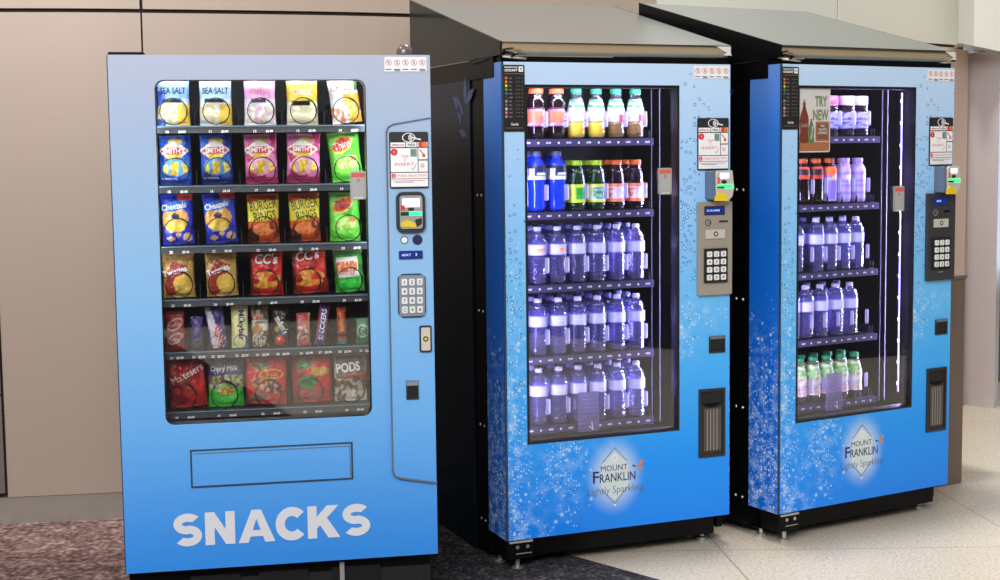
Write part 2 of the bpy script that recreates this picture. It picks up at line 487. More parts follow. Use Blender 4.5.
# carpet inlays flush on the floor, unseen parts shaped for the glass reflections
def slab(pts, z0, z1, m):
    b = MB(); n = len(pts)
    b.add([(p[0], p[1], z0) for p in pts] + [(p[0], p[1], z1) for p in pts],
          [tuple(range(n)), tuple(range(n, 2 * n))] + [(i, (i + 1) % n, n + (i + 1) % n, n + i) for i in range(n)], m)
    return b
dirx, diry = .305, -.329
e0 = (.233 - dirx * 3.2, 5.299 - diry * 3.2)
struct(slab([(-1.32, 6.3), (-1.0, -3.5), (.05, -3.5), (.25, 4.3), (.75, 4.74), (.538, 4.97), (.233, 5.299), (-.45, 6.04), (-.62, 6.3)], .0002, .006, 'carpet_dark'), 'trim_1')
struct(slab([(-8, 6.3), (-8, -3.5), (-1.0, -3.5), (-1.32, 6.3)], .0002, .006, 'carpet_pink'), 'trim_2')
struct(slab([(-9, -11), (9, -11), (9, 7), (4.9, 3.5), (4.9, -3.5), (-9, -3.5)], .0002, .006, 'carpet_dark'), 'trim_3')  # unseen dark floor, added so the windows reflect less brightness

def cat(P, n=6):
    out = []
    for i in range(len(P) - 1):
        p0 = Vector(P[max(0, i - 1)]); p1 = Vector(P[i]); p2 = Vector(P[i + 1]); p3 = Vector(P[min(len(P) - 1, i + 2)])
        for k in range(n):
            t = k / n
            out.append(.5 * ((2 * p1) + (p2 - p0) * t + (2 * p0 - 5 * p1 + 4 * p2 - p3) * t * t + (3 * p1 - p0 - 3 * p2 + p3) * t ** 3))
    out.append(Vector(P[-1])); return out
WP = [(-5.5, 5.45), (-4.0, 5.6), (-3.0, 5.72), (-2.05, 5.83), (-1.452, 5.935), (-.5, 6.217), (.2, 6.62), (.773, 7.055), (1.3, 7.45), (1.856, 7.903), (2.25, 8.23), (2.80, 8.69)]
curve = cat(WP)
def seg_between(x0, x1):
    s = [p for p in curve if x0 < p.x < x1]
    def at(x):
        for a, b in zip(curve, curve[1:]):
            if a.x <= x <= b.x: return a.lerp(b, (x - a.x) / (b.x - a.x))
        return curve[-1].copy()
    return [at(x0)] + s + [at(x1)]
def curved_panel(b, x0, x1, z0, z1, m, th=.02, off=0.0, gap=.006):
    P = seg_between(x0 + gap, x1 - gap); N = len(P); vs = []
    for i, p in enumerate(P):
        a = P[max(0, i - 1)]; c = P[min(N - 1, i + 1)]; t = (c - a).normalized(); nn = Vector((t.y, -t.x))
        f = p + nn * off; k = p + nn * (off - th)
        vs += [(f.x, f.y, z0), (f.x, f.y, z1), (k.x, k.y, z1), (k.x, k.y, z0)]
    fs = []
    for i in range(N - 1):
        for k in range(4): fs.append((i * 4 + k, i * 4 + (k + 1) % 4, (i + 1) * 4 + (k + 1) % 4, (i + 1) * 4 + k))
    fs += [(0, 1, 2, 3), tuple((N - 1) * 4 + k for k in (3, 2, 1, 0))]
    b.add(vs, fs, m)
b = MB(); curved_panel(b, -5.4, 2.79, 0, 4.6, 'joint', .12, -.021, 0); struct(b, 'wall_back')
b = MB()
curved_panel(b, -2.05, -1.452, .119, 2.101, 'wall', gap=.004)
curved_panel(b, -1.452, .773, .119, 2.101, 'wall', gap=.003)
curved_panel(b, .773, 1.856, .119, 2.101, 'wall'); curved_panel(b, 1.856, 2.79, .119, 2.101, 'wall')
for x0, x1 in ((-5.4, -3.6), (-3.6, -2.05)):
    for z0, z1, m in ((1.285, 2.101, 'wall'), (.915, 1.277, 'wall'), (.552, .907, 'wall_metal'), (.139, .544, 'wall_metal')):
        curved_panel(b, x0, x1, z0, z1, m, gap=.005, off=.012)
struct(b, 'wall_left', smooth=False)
b = MB()
for x0, x1 in ((-5.4, -3.6), (-3.6, -1.452)): curved_panel(b, x0, x1, 2.117, 4.6, 'wall')
for x0, x1 in ((-1.452, .773), (.773, 1.856), (1.856, 2.79)): curved_panel(b, x0, x1, 2.117, 4.6, 'wall_up' if x0 > -1 else 'wall')
struct(b, 'wall_upper')
b = MB(); curved_panel(b, -5.4, 2.79, .0, .117, 'skirt', .02, -.002, 0); struct(b, 'baseboard_back')

# right-hand end: pilaster, brushed column, header
def vprism(pts, z0, z1, m):
    return slab(pts, z0, z1, m)
struct(vprism([(2.48, 7.99), (2.70, 8.30), (2.75, 8.58), (2.44, 8.34)], 0, 2.06, 'pilaster'), 'wall_pilaster')
struct(vprism([(2.70, 8.36), (2.85, 8.20), (3.02, 8.62), (2.9, 8.9), (2.70, 8.8)], .0, 2.05, 'column'), 'wall_right')
b = MB()
hp = [(2.50, 7.86), (2.62, 7.97), (2.80, 8.03), (3.0, 8.05), (3.3, 8.05)]
bz = [2.075, 2.065, 2.035, 2.00, 1.97]
bk = [(2.82, 8.78), (2.8, 9.0), (3.1, 9.1), (3.4, 9.1), (3.9, 9.1)]
vs = []
for (x, y), (x2, y2), z in zip(hp, bk, bz): vs += [(x, y, z), (x, y - .0, 4.6), (x2, y2, 4.6), (x2, y2, z + .03)]
fs = []
for i in range(4):
    for k in range(4): fs.append((i * 4 + k, i * 4 + (k + 1) % 4, (i + 1) * 4 + (k + 1) % 4, (i + 1) * 4 + k))
fs += [(0, 1, 2, 3), (16, 19, 18, 17)]
b.add(vs, fs, 'header'); struct(b, 'wall_header', smooth=False)
# beyond the column: a bright glazed opening with a dark frame
b = MB(); b.box(3.2, 6.2, 11.6, 11.65, .35, 2.9, 'winlight'); struct(b, 'window_1')
b = MB()
for x in (3.18, 4.6, 6.2): b.box(x - .03, x + .03, 11.5, 11.6, 0, 2.95, 'black')
b.box(3.15, 6.23, 11.5, 11.6, .27, .37, 'black'); b.box(3.15, 6.23, 11.5, 11.6, 2.88, 2.96, 'black')
b.build('window_frame', bpy.data.objects['window_1'])
b = MB(); b.lathe([(.13, 0), (.13, .05), (.12, .07), (.12, .62), (.135, .64), (.135, .68), (.08, .72), (.0, .73)], 'steel', cap=False, n=24)
o = b.build('litter_bin', smooth=True); o.location = (3.28, 9.25, 0)
tag(o, 'dark steel cylinder at the right edge beyond the brushed column', 'bin')

# brown laminate box beside the right machine
t = empty('cabinet_box', (2.0, 6.52, 0), .53)
tag(t, 'plain brown laminate cabinet standing behind right drinks machine', 'cabinet')
b = MB(); b.box(-.16, .0, -.16, .25, .0, .93, 'bin'); b.build('body', t, bevel=.004)
b = MB(); b.box(-.165, .005, -.165, .255, .93, .945, 'bin'); b.build('lid', t)

# ------------------------------------------------------------------ shared bits for machines
def prohibition_sticker(t, x0, x1, z0, z1, y):
    b = MB(); b.box(x0, x1, y, y + .0012, z0, z1, 'white')
    n = 5; w = (x1 - x0) / n
    for i in range(n):
        cx = x0 + w * (i + .5); cz = z0 + (z1 - z0) * .62; r = w * .36
        b.disc(cx, cz, r, y - .0004, 'pinkred', 20, r0=r * .82)
        a = .7; b.line([(cx - r * a * .7, cz + r * a * .7), (cx + r * a * .7, cz - r * a * .7)], r * .14, y - .0005, 'pinkred')
        b.line([(cx + (-.1, .1, .05, -.05, .1)[i] * r, cz + r * .45), (cx + (.15, -.1, 0, .1, -.1)[i] * r, cz - r * .45)], r * .26, y - .0003, 'ink')
        b.line([(cx - w * .34, z0 + (z1 - z0) * .15), (cx + w * .3, z0 + (z1 - z0) * .15)], (z1 - z0) * .07, y - .0004, 'greyink')
        if i in (1, 4): b.line([(cx - w * .28, z0 + (z1 - z0) * .06), (cx + w * .36, z0 + (z1 - z0) * .06)], (z1 - z0) * .06, y - .0004, 'greyink')
    return b.build('warning_sticker', t, label='white sticker with five red prohibition circles', recalc=False)

def payment_sticker(t, x0, x1, z0, z1, y):
    b = MB(); Wd, H = x1 - x0, z1 - z0
    X = lambda f: x0 + Wd * f
    Z = lambda f: z0 + H * f
    b.rbox(x0, x1, y, y + .003, z0, z1, .006, 'ink')
    a = y - .0006
    # contactless waves and hand
    b.disc(X(.5), Z(.90), Wd * .17, a, 'white', 24, rz=Wd * .12, r0=Wd * .145)
    for i, r in enumerate((.05, .085, .12)):
        pts = [(X(.46) + Wd * r * math.cos(q), Z(.90) + Wd * r * math.sin(q)) for q in (-.8, -.4, 0, .4, .8)]
        b.line(pts, Wd * .022, a - .0002, 'white')
    b.line([(X(.60), Z(.90)), (X(.72), Z(.875)), (X(.80), Z(.865))], Wd * .035, a - .0003, 'white')
    # card logos
    b.flat(rect(X(.03), X(.41), Z(.735), Z(.815)), a, 'white'); b.text('eftpos', X(.05), Z(.75), H * .04, a - .0004, 'red', w=Wd * .33, bold=.03)
    b.flat(rect(X(.43), X(.70), Z(.735), Z(.815)), a, 'white'); b.text('VISA', X(.46), Z(.752), H * .042, a - .0004, 'ink', w=Wd * .21, bold=.03)
    b.flat(rect(X(.72), X(.98), Z(.735), Z(.815)), a, 'white')
    b.disc(X(.81), Z(.775), Wd * .07, a - .0004, 'red', 16); b.disc(X(.90), Z(.775), Wd * .07, a - .0006, 'orange', 16)
    # step one
    b.flat(rect(X(.03), X(.72), Z(.29), Z(.715)), a, 'white'); b.flat(rect(X(.74), X(.98), Z(.51), Z(.715)), a, 'white'); b.flat(rect(X(.74), X(.98), Z(.29), Z(.49)), a, 'white')
    b.disc(X(.12), Z(.645), Wd * .09, a - .0003, 'red', 18); b.text('1', X(.12), Z(.645), H * .045, a - .0006, 'white', align='c', bold=.02)
    b.text('TAP', X(.40), Z(.565), H * .052, a - .0004, 'pinkred', align='c'); b.text('or', X(.40), Z(.50), H * .025, a - .0004, 'pinkred', align='c')
    b.text('INSERT', X(.38), Z(.43), H * .052, a - .0004, 'pinkred', align='c', w=Wd * .50)
    b.flat(rect(X(.54), X(.70), Z(.56), Z(.70)), a - .0003, 'padgrey'); b.flat(rect(X(.56), X(.62), Z(.60), Z(.68)), a - .0005, 'green')
    b.line([(X(.56), Z(.36)), (X(.60), Z(.33)), (X(.68), Z(.42))], Wd * .012, a - .0003, 'greyink')
    b.line([(X(.78), Z(.68)), (X(.90), Z(.58))], Wd * .03, a - .0003, 'pinkred'); b.disc(X(.88), Z(.58), Wd * .045, a - .0003, 'pinkred', 12)
    b.disc(X(.84), Z(.40), Wd * .05, a - .0003, 'pinkred', 12, r0=Wd * .03)
    # step two
    b.flat(rect(X(.03), X(.98), Z(.175), Z(.275)), a, 'white')
    b.disc(X(.10), Z(.225), Wd * .06, a - .0003, 'red', 18); b.text('2', X(.10), Z(.225), H * .04, a - .0006, 'white', align='c', bold=.02)
    b.text('MAKE SELECTION', X(.20), Z(.207), H * .037, a - .0004, 'red', w=Wd * .75)
    b.flat(rect(X(.03), X(.98), Z(.03), Z(.165)), a, 'white'); b.line([(X(.08), Z(.135)), (X(.90), Z(.135))], H * .01, a - .0003, 'pinkred')
    b.line([(X(.14), Z(.11)), (X(.6), Z(.11))], H * .01, a - .0003, 'greyink')
    return b.build('payment_sticker', t, label='black and white card payment instruction sticker', recalc=False)

def glass_tag(t, x0, x1, z0, z1, y):
    b = MB(); H = z1 - z0; Wd = x1 - x0
    b.rbox(x0, x1, y, y + .004, z0, z1, .007, 'silver')
    b.flat(rect(x0 + .004, x1 - .004, z0 + H * .10, z1 - .004), y - .0004, 'tag_grey')
    b.flat(rect(x0 + .005, x1 - .005, z1 - H * .22, z1 - H * .07), y - .0007, 'pinkred')
    b.disc((x0 + x1) / 2, z1 - H * .33, Wd * .10, y - .0007, 'red', 14, r0=Wd * .05)
    b.line([(x0 + Wd * .2, z0 + H * .06), (x1 - Wd * .2, z0 + H * .06)], H * .03, y - .0007, 'white')
    return b.build('glass_tag', t, label='small grey tag with a red heading stuck on the glass', recalc=False)

def keypad(t, x0, x1, z0, z1, y, plate, keymat, numcol, rnd=.006):
    k = MB().rbox(x0, x1, y, y + .006, z0, z1, rnd, plate).build('keypad', t)
    cols, rows = 3, 4; w = (x1 - x0) / 3.35; h = (z1 - z0) / 4.45
    names = ['1', '2', '3', '4', '5', '6', '7', '8', '9', 'C', '0', '#']
    for i, n in enumerate(names):
        c, r = i % 3, i // 3
        cx = (x0 + x1) / 2 + (c - 1) * w; cz = (z0 + z1) / 2 + (1.5 - r) * h
        b = MB(); b.rbox(cx - w * .36, cx + w * .36, y - .004, y - .0004, cz - h * .36, cz + h * .36, w * .12, keymat, 2)
        b.text(n, cx, cz, h * .36, y - .0044, numcol, align='c', bold=.02)
        b.build('key', k, recalc=False)
    return k

# ------------------------------------------------------------------ snack machine
S = empty('snack_vending_machine', W(1, 0, 0, 0), POSE[1][2])
tag(S, 'pale blue snack vending machine with SNACKS lettering, leftmost of three machines', 'vending machine')
Wd, Z0, Z1 = 1.010, .186, 1.835
b = MB(); win = rrect(.139, .800, .663, 1.757, .028, 5)
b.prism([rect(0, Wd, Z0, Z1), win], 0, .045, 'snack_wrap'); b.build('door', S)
# cabinet shell with the hollow display space
b = MB()
b.box(.006, .05, .046, .90, .14, 1.825, 'black'); b.box(.90, Wd - .02, .046, .90, .14, 1.825, 'black')
b.box(.05, .90, .046, .90, 1.80, 1.825, 'black'); b.box(.05, .90, .046, .90, .14, .60, 'black'); b.box(.05, .90, .66, .90, .60, 1.80, 'black')
b.box(.05, .9, .046, .10, .60, .645, 'gasket')
b.build('cabinet', S)
b = MB(); b.box(.051, .899, .64, .658, .601, 1.799, 'inside_snack'); b.box(.051, .06, .10, .64, .601, 1.799, 'inside_snack'); b.box(.89, .899, .10, .64, .601, 1.799, 'inside_snack'); b.build('inner_lining', S)
b = MB(); b.prism([rrect(.132, .807, .656, 1.764, .032, 5), rrect(.141, .798, .665, 1.755, .027, 5)], .002, .05, 'gasket'); b.build('window_gasket', S)
b = MB(); b.prism([rrect(.139, .800, .663, 1.757, .028, 5)], .022, .027, 'glass'); b.build('window_glass', S)
b = MB(); b.box(.12, .82, .064, .078, 1.775, 1.785, 'led_white'); b.build('light_strip', S)
b = MB(); b.box(.82, .828, .066, .080, 1.30, 1.72, 'led_white'); b.build('light_strip', S)
SHZ = [1.613, 1.421, 1.226, 1.052, .881, .684]
COLS = [.1905, .3255, .468, .606, .745]
codes = iter(range(10, 80))
def spiral(cx, cz, r, y0, y1, pitch, wire):
    pts = [(cx + r * math.sin(2 * PI * i / 18), y0 - .003 + .003 * i / 18, cz - r * math.cos(2 * PI * i / 18)) for i in range(18)]; n = int((y1 - y0) / pitch * 14)
    for i in range(n + 1):
        a = 2 * PI * i / 14; pts.append((cx + r * math.sin(a), y0 + (y1 - y0) * i / n, cz - r * math.cos(a)))
    return MB().tube(pts, wire, 'coil', 5)
R5 = [(.14, .206), (.222, .264), (.273, .337), (.353, .411), (.418, .479), (.486, .544), (.567, .616), (.626, .682), (.702, .735), (.765, .812)]
for r, z in enumerate(SHZ):
    b = MB(); b.box(.062, .888, .118, .60, z - .006, z, 'tray')
    if r != 4:
        for cx in [.12] + [(a + c) / 2 for a, c in zip(COLS, COLS[1:])] + [.815]: b.box(cx - .001, cx + .001, .125, .60, z, z + .05, 'tray')
    sh = b.build('shelf', S)
    b = MB(); b.add([(.062, .100, z - .021), (.888, .100, z - .021), (.888, .104, z + .003), (.062, .104, z + .003), (.062, .118, z - .021), (.888, .118, z - .021), (.888, .118, z + .003), (.062, .118, z + .003)],
                    [(0, 1, 2, 3), (5, 4, 7, 6), (0, 4, 5, 1), (3, 2, 6, 7), (0, 3, 7, 4), (1, 5, 6, 2)], 'strip')
    b.box(.062, .888, .0985, .1035, z - .0015, z + .001, 'strip_edge')
    b.build('price_strip', sh)
    b = MB(); slots = [((a + c) / 2) for a, c in R5] if r == 4 else COLS
    for cx in slots:
        b.text(str(next(codes)), cx - (.020 if r != 4 else .012), z - .0165, .0085, .0995, 'white', align='c', bold=.03)
        if r != 4 or cx < .8:
            b.text('$%s' % ('3.90', '3.40', '3.40', '3.40', '2.90', '4.60')[r], cx + (.026 if r != 4 else .014), z - .017, .009, .0995, 'white', align='c', bold=.04)
    b.build('price_lettering', sh, recalc=False)
    for i, cx in enumerate(slots):
        rr = .043 if r != 4 else .022
        if r == 4 and i in (1, 9): rr = .018
        if r == 4 and i in (6,7,8): rr=.02
        spiral(cx + .001, z + rr + .006, rr, .114, .56, .075, .0018 if r != 4 else .0011).build('dispensing_coil', S, smooth=True)
# service panel on the right
pan = [(.863, 1.588), (.863, .476), (.870, .460), (.885, .452), (Wd - .002, .430), (Wd - .002, 1.632), (.885, 1.612), (.870, 1.604)]
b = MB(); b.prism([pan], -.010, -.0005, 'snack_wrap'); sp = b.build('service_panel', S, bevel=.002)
b = MB(); b.line(pan[-3:] [::-1] [::-1], .005, -.0108, 'outline')
b.line([(Wd - .002, 1.632), (.885, 1.612), (.870, 1.604), (.863, 1.588), (.863, .476), (.870, .460), (.885, .452), (Wd - .002, .430)], .006, -.0115, 'outline')
b.build('panel_edge', sp, recalc=False)
payment_sticker(S, .871, .998, 1.406, 1.588, -.014)
# flush card reader
b = MB(); b.prism([rrect(.889, .984, 1.262, 1.395, .022, 4)], -.022, -.0105, 'reader_dark'); cr = b.build('card_reader', S, bevel=.003)
b = MB(); b.rbox(.900, .974, -.026, -.0225, 1.275, 1.383, .010, 'silver'); b.build('reader_face', cr)
b = MB(); b.flat(rect(.908, .966, 1.345, 1.374), -.0266, 'lcd_pale'); b.build('screen', cr, recalc=False)
b = MB(); b.flat(rect(.902, .972, 1.318, 1.330), -.0267, 'green_led'); b.flat(rect(.902, .930, 1.318, 1.330), -.0270, 'ink'); b.disc(.937, 1.339, .011, -.0266, 'ink', 14, rz=.006); b.build('green_light', cr, recalc=False)
b = MB(); b.flat([(.903, 1.283), (.955, 1.280), (.948, 1.294), (.925, 1.304), (.903, 1.296)], -.0268, 'yellow'); b.flat([(.955, 1.28), (.971, 1.29), (.971, 1.31), (.948, 1.304)], -.0267, 'ink'); b.flat(rect(.903, .916, 1.335, 1.352), -.0268, 'red'); b.build('card_guide', cr, recalc=False)
b = MB(); b.disc(.915, 1.238, .013, -.0112, 'outline_dark', 18); b.disc(.915, 1.238, .010, -.0120, 'white', 18); b.build('reset_button', S, recalc=False)
b = MB(); b.disc(.958, 1.238, .017, -.0112, 'navyink', 20); b.disc(.955, 1.240, .008, -.0120, 'ink', 14); b.build('coin_slot', S, recalc=False)
b = MB(); b.rbox(.896, .974, -.014, -.0105, 1.176, 1.203, .003, 'lcd'); b.text('SELECT', .905, 1.186, .007, -.0146, 'lcd_text', w=.03); b.text('3', .950, 1.186, .009, -.0146, 'lcd_text'); b.build('display', S, recalc=False)
b = MB(); b.prism([[(.890, 1.115), (.905, 1.128), (.966, 1.128), (.982, 1.115), (.982, .999), (.966, .984), (.905, .984), (.890, .999)]], -.014, -.0105, 'outline_dark'); b.build('keypad_surround', S, bevel=.001)
keypad(S, .894, .978, .989, 1.123, -.020, 'padgrey', 'key', 'ink', .012)
b = MB(); b.rbox(.959, .999, -.015, -.0105, .868, .956, .006, 'ink'); lk = b.build('lock_plate', S)
b = MB(); b.rbox(.964, .994, -.0165, -.0152, .874, .950, .004, 'silver_light'); b.disc(.979, .912, .009, -.0170, 'chute', 16); b.disc(.979, .912, .005, -.0174, 'yellow', 12); b.build('lock', lk, recalc=False)
b = MB(); b.prism([rect(.912, .953, .713, .775), rect(.917, .948, .718, .757)], -.014, -.0105, 'ink'); b.flat(rect(.917, .948, .718, .757), -.0108, 'black_matt'); b.flat(rect(.913, .952, .759, .774), -.0146, 'padgrey'); b.build('coin_return', S, recalc=False)
# delivery flap
b = MB(); b.prism([rect(.212, .733, .455, .579), rect(.217, .728, .460, .574)], -.003, 0.0, 'outline_dark'); b.build('flap_frame', S)
b = MB(); b.box(.2175, .7275, -.002, -.0003, .4605, .5735, 'snack_wrap'); b.line([(.222, .566), (.724, .566), (.724, .466)], .003, -.0025, 'outline'); b.build('delivery_flap', S, recalc=False)
# SNACKS, heavy rounded sans letters as strokes
def stroke_letter(ch, x, z, w, h, s):
    """returns list of polygons"""
    out = []
    def bar(p, q, t):
        a, b_ = Vector(p), Vector(q); d = (b_ - a).normalized(); n = Vector((-d.y, d.x)) * t / 2
        out.append([tuple(a + n), tuple(a - n), tuple(b_ - n), tuple(b_ + n)])
    def arc(cx, cz, rx, rz, a0, a1, t, n=14):
        P = []
        for i in range(n + 1):
            a = math.radians(a0 + (a1 - a0) * i / n); P.append((a, cx, cz))
        for (a, _, _), (b_, _, _) in zip(P, P[1:]):
            o = [(cx + (rx + t / 2) * math.cos(q), cz + (rz + t / 2) * math.sin(q)) for q in (a, b_)]
            i_ = [(cx + (rx - t / 2) * math.cos(q), cz + (rz - t / 2) * math.sin(q)) for q in (b_, a)]
            out.append(o + i_)
    if ch == 'N':
        bar((x + s / 2, z), (x + s / 2, z + h), s); bar((x + w - s / 2, z), (x + w - s / 2, z + h), s)
        out.append([(x, z + h), (x + s * .98, z + h), (x + w, z), (x + w - s * .98, z)])
    if ch == 'A':
        m = x + w / 2
        out.append([(x, z), (x + s * 1.08, z), (m + s * .10, z + h * .80), (m + s * .5, z + h), (m - s * .5, z + h)])
        out.append([(x + w, z), (x + w - s * 1.08, z), (m - s * .10, z + h * .80), (m - s * .5, z + h), (m + s * .5, z + h)])
        out.append(rect(x + w * .22, x + w * .78, z + h * .18, z + h * .37))
    if ch == 'K':
        bar((x + s / 2, z), (x + s / 2, z + h), s)
        out.append([(x + s * .8, z + h * .24), (x + w * .98, z + h), (x + w * .98 - s * 1.3, z + h), (x + s * .8, z + h * .60)])
        out.append([(x + w * .36, z + h * .44), (x + w * .58, z + h * .66), (x + w * 1.02, z), (x + w * 1.02 - s * 1.3, z)])
    if ch == 'C':
        arc(x + w * .52, z + h / 2, w * .52 - s / 2, h / 2 - s / 2 + .002, 42, 318, s, 22)
    if ch == 'S':
        rz_ = (h + .004) / 4 - s * .13; t = s * .9
        rx = w / 2 - t / 2; c = x + w / 2; R = (h - t) / 4 + .0005
        arc(c, z + h - t / 2 - R, rx, R, 38, 270, t, 16)
        arc(c, z + t / 2 + R, rx, R, 90, -142, t, 16)
    return out
b = MB(); yy = -.0012
x = .152; hh = .108; st = .030
for ch, w_ in zip('SNACKS', (.090, .095, .118, .102, .104, .091)):
    dz = 0
    for i, poly in enumerate(stroke_letter(ch, x, .264, w_, hh, st)):
        b.add([(p[0], yy - i * .00001, p[1]) for p in poly], [tuple(range(len(poly)))], 'snack_letter')
    x += w_ + (.010 if ch not in 'AC' else .002)
b.build('lettering', S, recalc=False, label='large silver-white SNACKS lettering')
prohibition_sticker(S, .862, .998, 1.782, 1.828, -.002)
glass_tag(S, .745, .797, 1.372, 1.464, .012)
b = MB(); b.box(0.0, .11, .02, .10, 1.8352, 1.845, 'black'); b.build('hinge_plate', S, bevel=.003)
b = MB(); b.lathe([(.026, 1.8355), (.026, 1.85), (.023, 1.862), (.014, 1.872), (.0, 1.876)], 'dome', .935, .06, 20, False); b.build('dome_cap', S, smooth=True)
b = MB(); b.box(.02, Wd - .02, .05, .09, .03, .1855, 'black_matt')
for cx in (.20, .42, .66): b.box(cx, cx + .16, .044, .05, .07, .15, 'gasket')
b.box(.685, .70, .03, .05, .10, .17, 'silver'); b.build('base_plinth', S)
for (u, d) in ((.07, .12), (.93, .12), (.07, .82), (.93, .82)):
    MB().lathe([(.022, .0065), (.022, .02), (.009, .025), (.009, .139)], 'bolt', u, d, 12).build('foot', S)
b = MB(); b.box(-.003, .0, .001, .044, Z0, Z1, 'navyink'); b.build('door_edge', S)

# ------------------------------------------------------------------ drinks machines
DSH = [1.549, 1.281, 1.012, .745, .484]
DC = [.199, .281, .362, .444, .526, .608]
U3 = [[.40, .49, .562], [.254, .325, .396, .472, .553], [.222, .330, .402, .474, .546], [.205, .277, .354, .437, .516], [.245, .320, .392, .470, .545]]
G3 = [.17, .254, .325, .396, .472, .553]
def drinks_machine(k, label, roofD, roofZ, panel_mat, keyplate):
    T = empty('drinks_vending_machine', W(k, 0, 0, 0), POSE[k][2]); tag(T, label, 'vending machine')
    w = .923; z0, z1 = .115, 1.835
    wx0, wx1, wz0, wz1 = .085, .702, .466, 1.752
    D = .174
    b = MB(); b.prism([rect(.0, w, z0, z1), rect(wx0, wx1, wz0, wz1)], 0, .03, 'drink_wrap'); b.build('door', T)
    b = MB(); b.box(-.004, 0, .004, D, z0, z1, 'drink_side'); b.box(w, w + .004, .004, D, z0, z1, 'drink_side'); b.build('door_side', T)
    b = MB(); b.box(-.0045, .003, -.002, .004, z0, z1, 'outline_dark'); b.build('door_corner_trim', T)
    b = MB(); b.box(0, .06, .031, D, z0, z1, 'black_matt'); b.box(.80, w, .031, D, z0, z1, 'black_matt'); b.box(.06, .80, .031, D, z0, .43, 'black_matt'); b.box(.06, .80, .031, D, 1.79, z1, 'black_matt'); b.build('door_core', T)
    b = MB(); b.prism([rect(wx0 - .004, wx1 + .004, wz0 - .004, wz1 + .004), rect(wx0 + .005, wx1 - .004, wz0 + .005, wz1 - .006)], -.001, .05, 'gasket'); b.build('window_gasket', T)
    b = MB(); b.box(wx0, wx1, .012, .017, wz0, wz1, 'glass'); b.build('window_glass', T)
    # cabinet behind the door
    b = MB()
    b.box(0.0, .04, .176, .90, .03, 1.855, 'black'); b.box(w - .04, w, .176, .90, .03, 1.855, 'black')
    b.box(.04, w - .04, .84, .90, .03, 1.855, 'black'); b.box(.04, w - .04, .176, .84, .03, .40, 'black'); b.box(.04, w - .04, .176, .84, 1.80, 1.855, 'black')
    b.build('cabinet', T)
    b = MB(); b.box(.041, .055, .18, .80, .401, 1.799, 'inside'); b.box(w - .055, w - .041, .18, .80, .401, 1.799, 'inside'); b.box(.055, w - .055, .78, .80, .401, 1.799, 'inside'); b.build('inner_lining', T)
    b = MB(); b.box(-.006, -.0005, .312, .90, .015, 1.785, 'navy')
    sp_ = b.build('side_panel', T)
    b = MB()
    def leaf(cy, cz, ln, a):
        P = []
        for i in range(9):
            q = i / 8; ww = math.sin(PI * q) * ln * .16; P.append((q * ln, ww))
        for i in range(7, 0, -1):
            q = i / 8; P.append((q * ln, -math.sin(PI * q) * ln * .16))
        ca, sa = math.cos(a), math.sin(a)
        n = len(P); b.add([(-.0068, cy - (p[0] * ca - p[1] * sa), cz + p[0] * sa + p[1] * ca) for p in P], [tuple(range(n))], 'leaf')
    for cy, cz, ln, a in ((.36, 1.70, .11, .5), (.36, 1.70, .10, 1.5), (.37, 1.66, .14, 2.6), (.40, 1.62, .10, 2.0), (.34, 1.58, .09, 2.9)): leaf(cy, cz, ln, a)
    b.build('leaf_print', sp_, recalc=False)
    b = MB()
    for z in (1.80, 1.36, .93, .50, .14):
        for d in (.215, .255):
            b.lathe([(.0, 0), (.006, .001), (.004, .004), (0, .005)], 'bolt', 0, 0, 8, False)
            n = 32
            for i in range(len(b.v) - n, len(b.v)):
                v = b.v[i]; b.v[i] = (-v[2] - .0005, d + v[0], z + v[1])
                u_ = b.v[i]
    b.build('side_bolts', T)
    if k == 2:
        b = MB(); 
        for z in (1.78, 1.34, .92, .50): 
            for d in (.20,): b.disc(w - .0, z, .005, .175, 'bolt', 8)
    # black outer right strip seen beside the door
    b = MB(); b.box(w + .0045, w + .028, .10, .62, .04, 1.85, 'black'); b.build('outer_strip', T)
    b = MB()
    for z in (1.80, 1.30, .90, .50):
        b.disc(w + .014, z, .005, .0995, 'bolt', 8); b.disc(w + .021, z - .004, .003, .0993, 'bolt', 8)
    b.build('strip_bolts', T, recalc=False)
    # top hinge box and base
    b = MB(); b.box(-.008, 0.0, .07, .31, 1.785, 1.858, 'black'); b.box(.0, w, .02, .18, 1.8355, 1.856, 'black'); b.build('top_rail', T)
    b = MB(); b.tube([(-.01, .26, 1.845), (-.004, .10, 1.852), (.015, .0, 1.868), (.05, -.012, 1.862), (.03, -.008, 1.850)], .006, 'black', 6); b.tube([(.0, -.004, 1.852), (.05, -.01, 1.848), (.09, -.002, 1.846)], .004, 'silver', 6); b.build('door_latch', T, smooth=True)
    b = MB(); b.box(.10, .878, .035, .075, .038, .112, 'black'); b.box(.02, w - .02, .10, .85, .012 + .01, .032, 'black'); b.build('base_beam', T, bevel=.003)
    b = MB(); b.box(-.004, .10, -.006, .10, .045, .113, 'black'); b.box(.003, .095, -.010, -.006, .105, .113, 'silver'); br = b.build('corner_bracket', T, bevel=.002)
    b = MB()
    for cx in (.035, .075): b.disc(cx, .09, .007, -.0075, 'bolt', 10)
    b.line([(.03, .066), (.09, .066)], .003, -.0075, 'silver'); b.build('bracket_bolts', br, recalc=False)
    for u, d in ((.045, .02), (.02, .125), (.86, .10), (.84, .16), (.05, .82), (.87, .82)):
        MB().lathe([(.022, .0065 if k == 2 and u < .1 else .0005), (.022, .010), (.010, .014), (.009, .02), (.009, .044 if d < .09 else .03)], 'bolt', u, d, 14).build('foot', T)
    # sloping rain cover
    RD, RZ = roofD, roofZ
    b = MB(); zf0, zf = 1.862, 1.905
